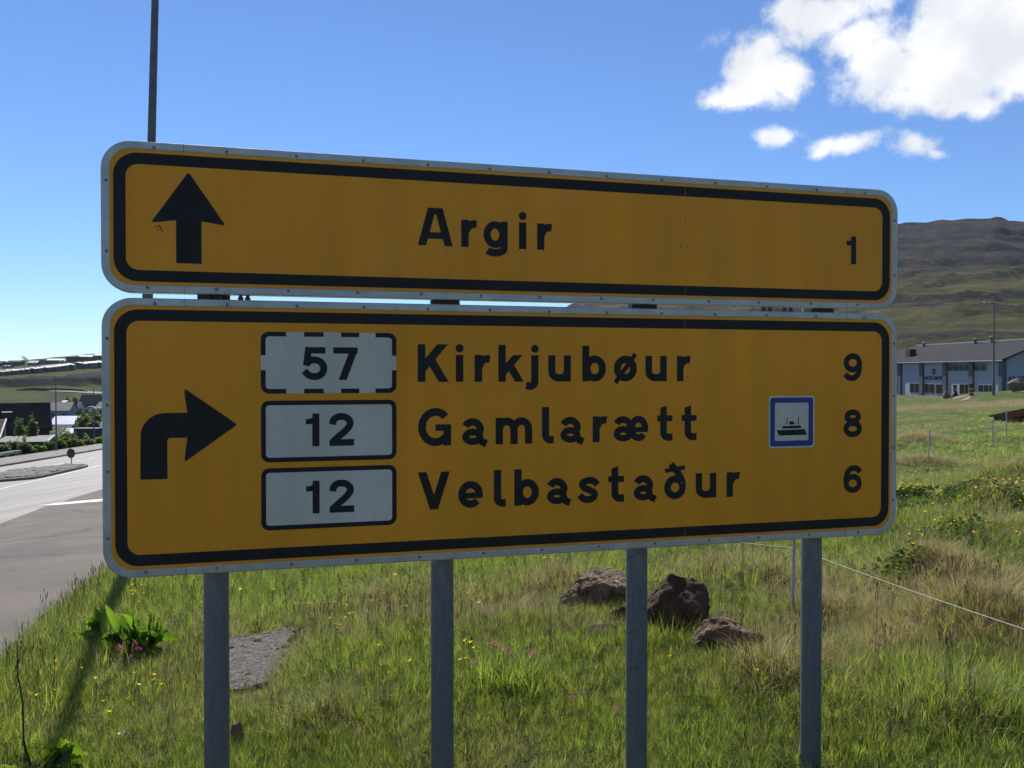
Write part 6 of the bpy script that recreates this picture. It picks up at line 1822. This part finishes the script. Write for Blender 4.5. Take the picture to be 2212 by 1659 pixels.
def garage():
    d = 93.0
    fl, fr = mark(-60, 1004, d - 1), mark(1042, 990, d - 1); bl, br = mark(90, 890, d + 6.5), mark(1120, 864, d + 6.5)
    gnd = min(gz(fr[0], fr[1]), gz(fl[0], fl[1])) - 1.0
    root = empty('garage', (fr[0], fr[1], gnd), 0, 'low dark garage with a flat grey roof behind the bushes', 'garage'); o = np.array(root.location)
    q = [p_ - o for p_ in (fl, fr, br, bl)]
    v = [tuple(p_ + np.array([0, 0, -.25])) for p_ in q] + [(p_[0], p_[1], -1.0) for p_ in q]
    MB().add(v, [(0, 1, 5, 4), (1, 2, 6, 5), (2, 3, 7, 6), (3, 0, 4, 7)]).build('wall', M['w_brown'], root)
    c = sum(q) / 4; e = [c + (p_ - c) * np.array([1.02, 1.12, 1]) for p_ in q]
    rf = MB().add([tuple(p_ + np.array([0, 0, .05])) for p_ in e] + [tuple(p_ + np.array([0, 0, -.16])) for p_ in e], [(0, 1, 2, 3), (7, 6, 5, 4), (0, 4, 5, 1), (1, 5, 6, 2), (2, 6, 7, 3), (3, 7, 4, 0)]).build('roof', M['r_grey'], root)
    MB().tube([tuple(e[1] + np.array([0, 0, .05])), tuple(e[2] + np.array([0, 0, .05]))], .09, 6).build('verge_board', M['trim'], rf)
garage()
# containers
M['cont_blue'] = tin('dark blue steel', (.022, .034, .050), .55)
M['cont_red'] = tin('dark red steel', (.075, .016, .014), .6)
def container(x0, x1, y0, y1, d, mat, label):
    a, b = mark(x0, y1, d), mark(x1, y0, d); g_ = gz((a[0] + b[0]) / 2, d)
    w_, h_ = b[0] - a[0], b[2] - a[2]
    root = empty('shipping_container', ((a[0] + b[0]) / 2, d, a[2]), 0, label, 'container')
    m_ = MB(); n_ = 24; 
    for i in range(n_):
        x = -w_ / 2 + w_ * i / n_; x2 = -w_ / 2 + w_ * (i + 1) / n_; y = 0 if i % 2 else .04
        m_.box(x, y, 0, x2, 2.4, h_)
    bo = m_.build('body', M[mat], root)
    MB().box(-w_ / 2, -.03, h_ * .48, w_ / 2, -.004, h_ * .52).build('rail', M['r_grey'], root)
    for x in (-w_ / 2 + .06, w_ / 2 - .06): MB().box(x - .08, -.05, 0, x + .08, -.004, h_).build('corner_post', M[mat], root)
    if a[2] - g_ > .05: MB().box(-w_ / 2 + .1, .1, -(a[2] - g_) - .3, w_ / 2 - .1, 2.3, 0).build('plinth', M['w_grey'], root)
container(1577, 2092, 706, 925, 170, 'cont_blue', 'dark blue steel container above the roadside bushes')
container(2103, 2330, 712, 890, 174, 'cont_red', 'dark red container right beside the dark blue one')

# houses in the valley
def valley(name, x0, x1, ytop, ybase, d, depth, wall, roof, label, hrf=.35, wins=0, rot=0., ridge='x', cat='house', mono=False):
    a, b = mark(x0, ybase, d), mark(x1, ytop, d); w_ = b[0] - a[0]; cx = (a[0] + b[0]) / 2
    g_ = gz(cx, d + depth / 2); zb = min(a[2], g_ + .3); H = b[2] - zb
    ww = []
    for k in range(wins):
        x = -w_ / 2 + w_ * (k + .5) / wins; ww.append((x - .7, H * .30, x + .7, H * .30 + 1.4))
    if roof == 'r_shiny': hrf = min(.6, depth / 2 * math.tan(math.radians(23)) / H); rot = math.radians(4)
    house(name, (cx, d + depth / 2, zb), rot, w_, depth, H * (1 - hrf), H * hrf, wall, roof, label, cat, ww, .4, ridge=ridge, mono=mono, sink=4)
valley('house', 885, 1325, 42, 160, 445, 9, 'w_dark', 'r_brown', 'dark house with a brown roof and a low wing, in the valley', .5, 3)
valley('house', 1672, 2075, 0, 205, 430, 9, 'w_dark', 'r_dark', 'tall dark steep-roofed house on the valley slope near the sign edge', .55, 3)
valley('house', 1000, 1425, 165, 345, 350, 10, 'w_blue', 'r_grey', 'pale blue house with a grey roof right of the big dark roof', .38, 2, .12)
valley('house', 2040, 2250, 150, 290, 380, 9, 'w_blue', 'r_grey', 'blue-grey house half hidden by the sign edge', .4, 1)
valley('house', 1035, 1525, 470, 665, 262, 10, 'w_grey', 'r_shiny', 'long grey house with a glinting white roof', .30, 3, -.05)
valley('house', 1500, 1660, 555, 700, 258, 8, 'w_dark', 'r_dark', 'small dark gabled house right of the glinting roof', .5, 1, .3)
valley('shed', 1060, 1400, 662, 740, 215, 6, 'w_grey', 'r_grey', 'low grey shed below the glinting roof', .4, 0, cat='shed')
valley('shed', 1370, 1570, 728, 790, 190, 4, 'w_brown', 'r_shiny', 'small shed with a glinting white roof left of the container', .45, 0, cat='shed')
valley('house', 2100, 2300, 500, 700, 250, 9, 'w_white', 'r_grey', 'white house behind the olive tree at the sign edge', .4, 1)
valley('shed', 1320, 1400, 118, 150, 440, 4, 'w_grey', 'r_shiny', 'little shed with a white roof beside the brown-roofed house', .4, 0, cat='shed')
valley('shed', 1650, 1700, 150, 182, 420, 4, 'w_white', 'r_pale', 'little white hut below the tall dark house', .4, 0, cat='shed')
# parked cars
M['car_w'] = tin('white car paint', (.62, .63, .65), .25, .6); M['car_s'] = tin('silver car paint', (.30, .33, .36), .3, .6, .4); M['tyre'] = tin('tyre', (.02, .02, .02), .9)
def car(x, y, d, mat, label, rot=0.1):
    q = mark(x, y, d); g_ = gz(q[0], d); root = empty('parked_car', (q[0], d, max(g_, q[2] - .1)), rot, label, 'car')
    dz = max(g_, q[2] - .1) - g_
    MB().prism([(-2.1, .32), (2.1, .32), (2.15, .72), (1.3, .86), (.75, 1.36), (-.95, 1.42), (-1.75, .95), (-2.15, .85)], -.85, .85).build('body', M[mat], root)
    MB().prism([(.66, .92), (1.1, .92), (.66, 1.28), (-.85, 1.33), (-1.4, .95)], -.865, .865).build('window', M['glass'], root)
    for wx in (-1.35, 1.35):
        for wy in (-.8, .8): MB().prism([(wx + .32 * math.cos(t * .5236), .32 + .32 * math.sin(t * .5236)) for t in range(12)], wy - .09, wy + .09).build('wheel', M['tyre'], root)
    if dz > .05: MB().box(-2.6, -1.6, -dz - .5, 2.6, 1.6, .02).build('parking_bay', M['kerb'], root)
car(1460, 302, 358, 'car_w', 'white car, leftmost of those parked in the valley'); car(1560, 302, 362, 'car_s', 'silver car parked right next to the white one in the valley'); car(1945, 306, 345, 'car_w', 'white car parked in the valley nearer the sign edge', .05); car(2040, 304, 350, 'car_s', 'silver car parked behind the farther lamp post', .05)

# the hill: terrace rows, ridge houses, dry stone wall, road
z7 = lambda x, y: (x / 6.703 / 1.47559, (1100 + y / 6.703) / 1.47559)
def row(xs, ys, n, wall, label, group, hpx, seed):
    pts = []
    for i in range(n + 1):
        x = xs[0] + (xs[-1] - xs[0]) * i / n; y = np.interp(x, xs, ys); pts.append(hit(*z7(x, y), 300))
    g_ = random.Random(seed)
    for i in range(n):
        a, b = pts[i], pts[i + 1]; v = b - a; L_ = math.hypot(v[0], v[1]); rot = math.atan2(v[1], v[0]); x = xs[0] + (xs[-1] - xs[0]) * (i + .5) / n
        c = (a + b) / 2; H = np.interp(x, xs, hpx) / 6.703 / 1.47559 / FPX * c[1]
        wl = wall[i % len(wall)]
        c[2] = min(a[2], b[2])
        ww = L_ * .22
        w_ = [(-ww, H * .12, ww, H * .34), (-ww, H * .46, ww, H * .68)]
        house('row_house', c, rot, L_ * 1.0, 8.0, H * .78, H * .22, wl, 'r_pale', label, 'row house', w_, .25, group=group, mono=True, sink=5)
row([-60, 0, 750, 1540], [664, 660, 602, 528], 26, ['w_dark', 'w_dark', 'w_dgreen', 'w_dark', 'w_brown'], 'dark row house with pale roof in the long terrace on the hill', 'long terrace of row houses on the hill', [115, 118, 128, 142], 1)
row([1710, 2280], [505, 465], 6, ['w_dark', 'w_brown', 'w_dgreen'], 'dark row house with pale roof in the short terrace by the sign', 'short terrace of row houses on the hill', [135, 140], 2)
def ridge_house(x0, x1, ytop, ybase, wall, roof, label, hrf=.35, wins=1, ridge='x', mono=False):
    p = hit(*z7((x0 + x1) / 2, ybase), 300); d = p[1]; w_ = (x1 - x0) / 6.703 / 1.47559 / FPX * d; H = max(2.5, at(*z7((x0 + x1) / 2, ytop), d)[2] - p[2])
    ww = [(-w_ / 2 + w_ * (k + .5) / wins - .9, H * .25, -w_ / 2 + w_ * (k + .5) / wins + .9, H * .25 + 1.5) for k in range(wins)]
    if roof == 'r_shiny': hrf = min(.6, 4.5 * math.tan(math.radians(23)) / H)
    house('house', p, math.radians(4), w_, 9, H * (1 - hrf), H * hrf, wall, roof, label, 'house', ww, .4, ridge=ridge, mono=mono, sink=8)
ridge_house(-40, 100, 345, 455, 'w_dark', 'r_dark', 'dark house on the ridge at the far left edge')
ridge_house(110, 200, 345, 440, 'w_dgreen', 'r_green', 'dark green house on the ridge with a pale green roof', .3)
ridge_house(205, 480, 330, 440, 'w_dark', 'r_dark', 'long dark building on the skyline left of a small tree', .3, 3)
ridge_house(105, 240, 440, 490, 'w_grey', 'r_grey', 'low grey building below the long dark one on the ridge', .4, 2)
ridge_house(640, 830, 338, 425, 'w_brown', 'r_shiny', 'brown ridge house with a bright white roof, left of the greenish block', .35, 2)
ridge_house(850, 1005, 293, 400, 'w_green', 'r_grey', 'greenish grey block of a house on the ridge', .1, 1)
ridge_house(1020, 1390, 293, 385, 'w_dgreen', 'r_green', 'wide dark house with a pale green roof on the ridge', .35, 3)
ridge_house(1330, 1450, 306, 365, 'w_grey', 'r_shiny', 'small house with a bright white roof left of the brown block', .5, 1)
ridge_house(1450, 1662, 240, 348, 'w_brown', 'r_grey', 'square brown-grey block of a house on the ridge', .08, 0)
ridge_house(1705, 2000, 210, 322, 'w_red', 'r_shiny', 'dark red house with a bright white roof on the ridge', .35, 3)
ridge_house(2050, 2260, 183, 295, 'w_brown', 'r_shiny', 'white-roofed house on the ridge at the sign edge', .25, 2)
p = hit(*z7(530, 345), 300); shrub('tree', p, 5.5, 4, 7.5, 500, 1.0, M['leaf_a'], 'small dark tree alone on the skyline ridge', 55, 'tree', .6)
# dark dry stone wall across the green slope
M['stonewall'] = mk_mat('dark dry stone', (.050, .046, .046), .4, .8, .95, 0, .6, 3)
wpts = [hit(*z7(x, y), 300) for x, y in [(330, 972), (420, 972), (600, 970), (900, 975), (1200, 978), (1500, 985), (1750, 992), (1880, 1003)]]
hs = [.4, 1.0, 1.7, 2.0, 2.0, 2.0, 1.6, .5]
base = np.array(wpts[0]); vs, fs = [], []
rw = random.Random(4); pl_ = []
for (a, b, h0, h1) in zip(wpts[:-1], wpts[1:], hs[:-1], hs[1:]):
    for k in range(10):
        t = k / 10; q = a * (1 - t) + b * t; q[2] = gz(q[0], q[1]); pl_.append((q - base, (h0 * (1 - t) + h1 * t) * rw.uniform(.85, 1.12)))
for i, (q, h) in enumerate(pl_):
    vs += [(q[0], q[1] - .6, q[2] - 1), (q[0], q[1] - .35, q[2] + h), (q[0], q[1] + .35, q[2] + h), (q[0], q[1] + .6, q[2] - 1)]
    if i: fs += [(4 * i - 4 + k, 4 * i + k, 4 * i + k + 1, 4 * i - 3 + k) for k in range(3)]
o = MB().add(vs, fs).build('stone_wall', M['stonewall'], None, base); tag(o, 'long dark dry stone wall across the green slope on the left', 'stone wall')
# pale road line under the wall, and one lower down
for nm, pts_, wd in (('hill_road', [(1050, 990), (1250, 992), (1600, 1003), (1900, 1018), (2180, 1036), (2400, 1052)], 4.0),):
    vs = []
    for (x, y) in pts_:
        q = hit(*z7(x, y), 300); vs += [(q[0], q[1] - wd, gz(q[0], q[1] - wd) + .5), (q[0], q[1] + wd, gz(q[0], q[1] + wd) + .5)]
    o = link(nm, new_mesh(nm, vs, [(2 * i, 2 * i + 2, 2 * i + 3, 2 * i + 1) for i in range(len(pts_) - 1)], M['walk'])); o['kind'] = 'structure'

# ------------------------------------------------------------------ air
hz, nt, out = nodes_of('thin sea haze')
pv = nt.nodes.new('ShaderNodeVolumePrincipled')
pv.inputs['Color'].default_value = (.74, .87, 1.0, 1)
pv.inputs['Density'].default_value = .00004
pv.inputs['Anisotropy'].default_value = .25
nt.links.new(pv.outputs[0], out.inputs['Volume'])
HZ_BOX = MB().box(-7800, -7800, -140, 7800, 7800, 330)
haze = HZ_BOX.build('haze', hz); haze['kind'] = 'stuff'; haze['label'] = 'thin pale haze over the hills and valley'
cy.volume_bounces = 0
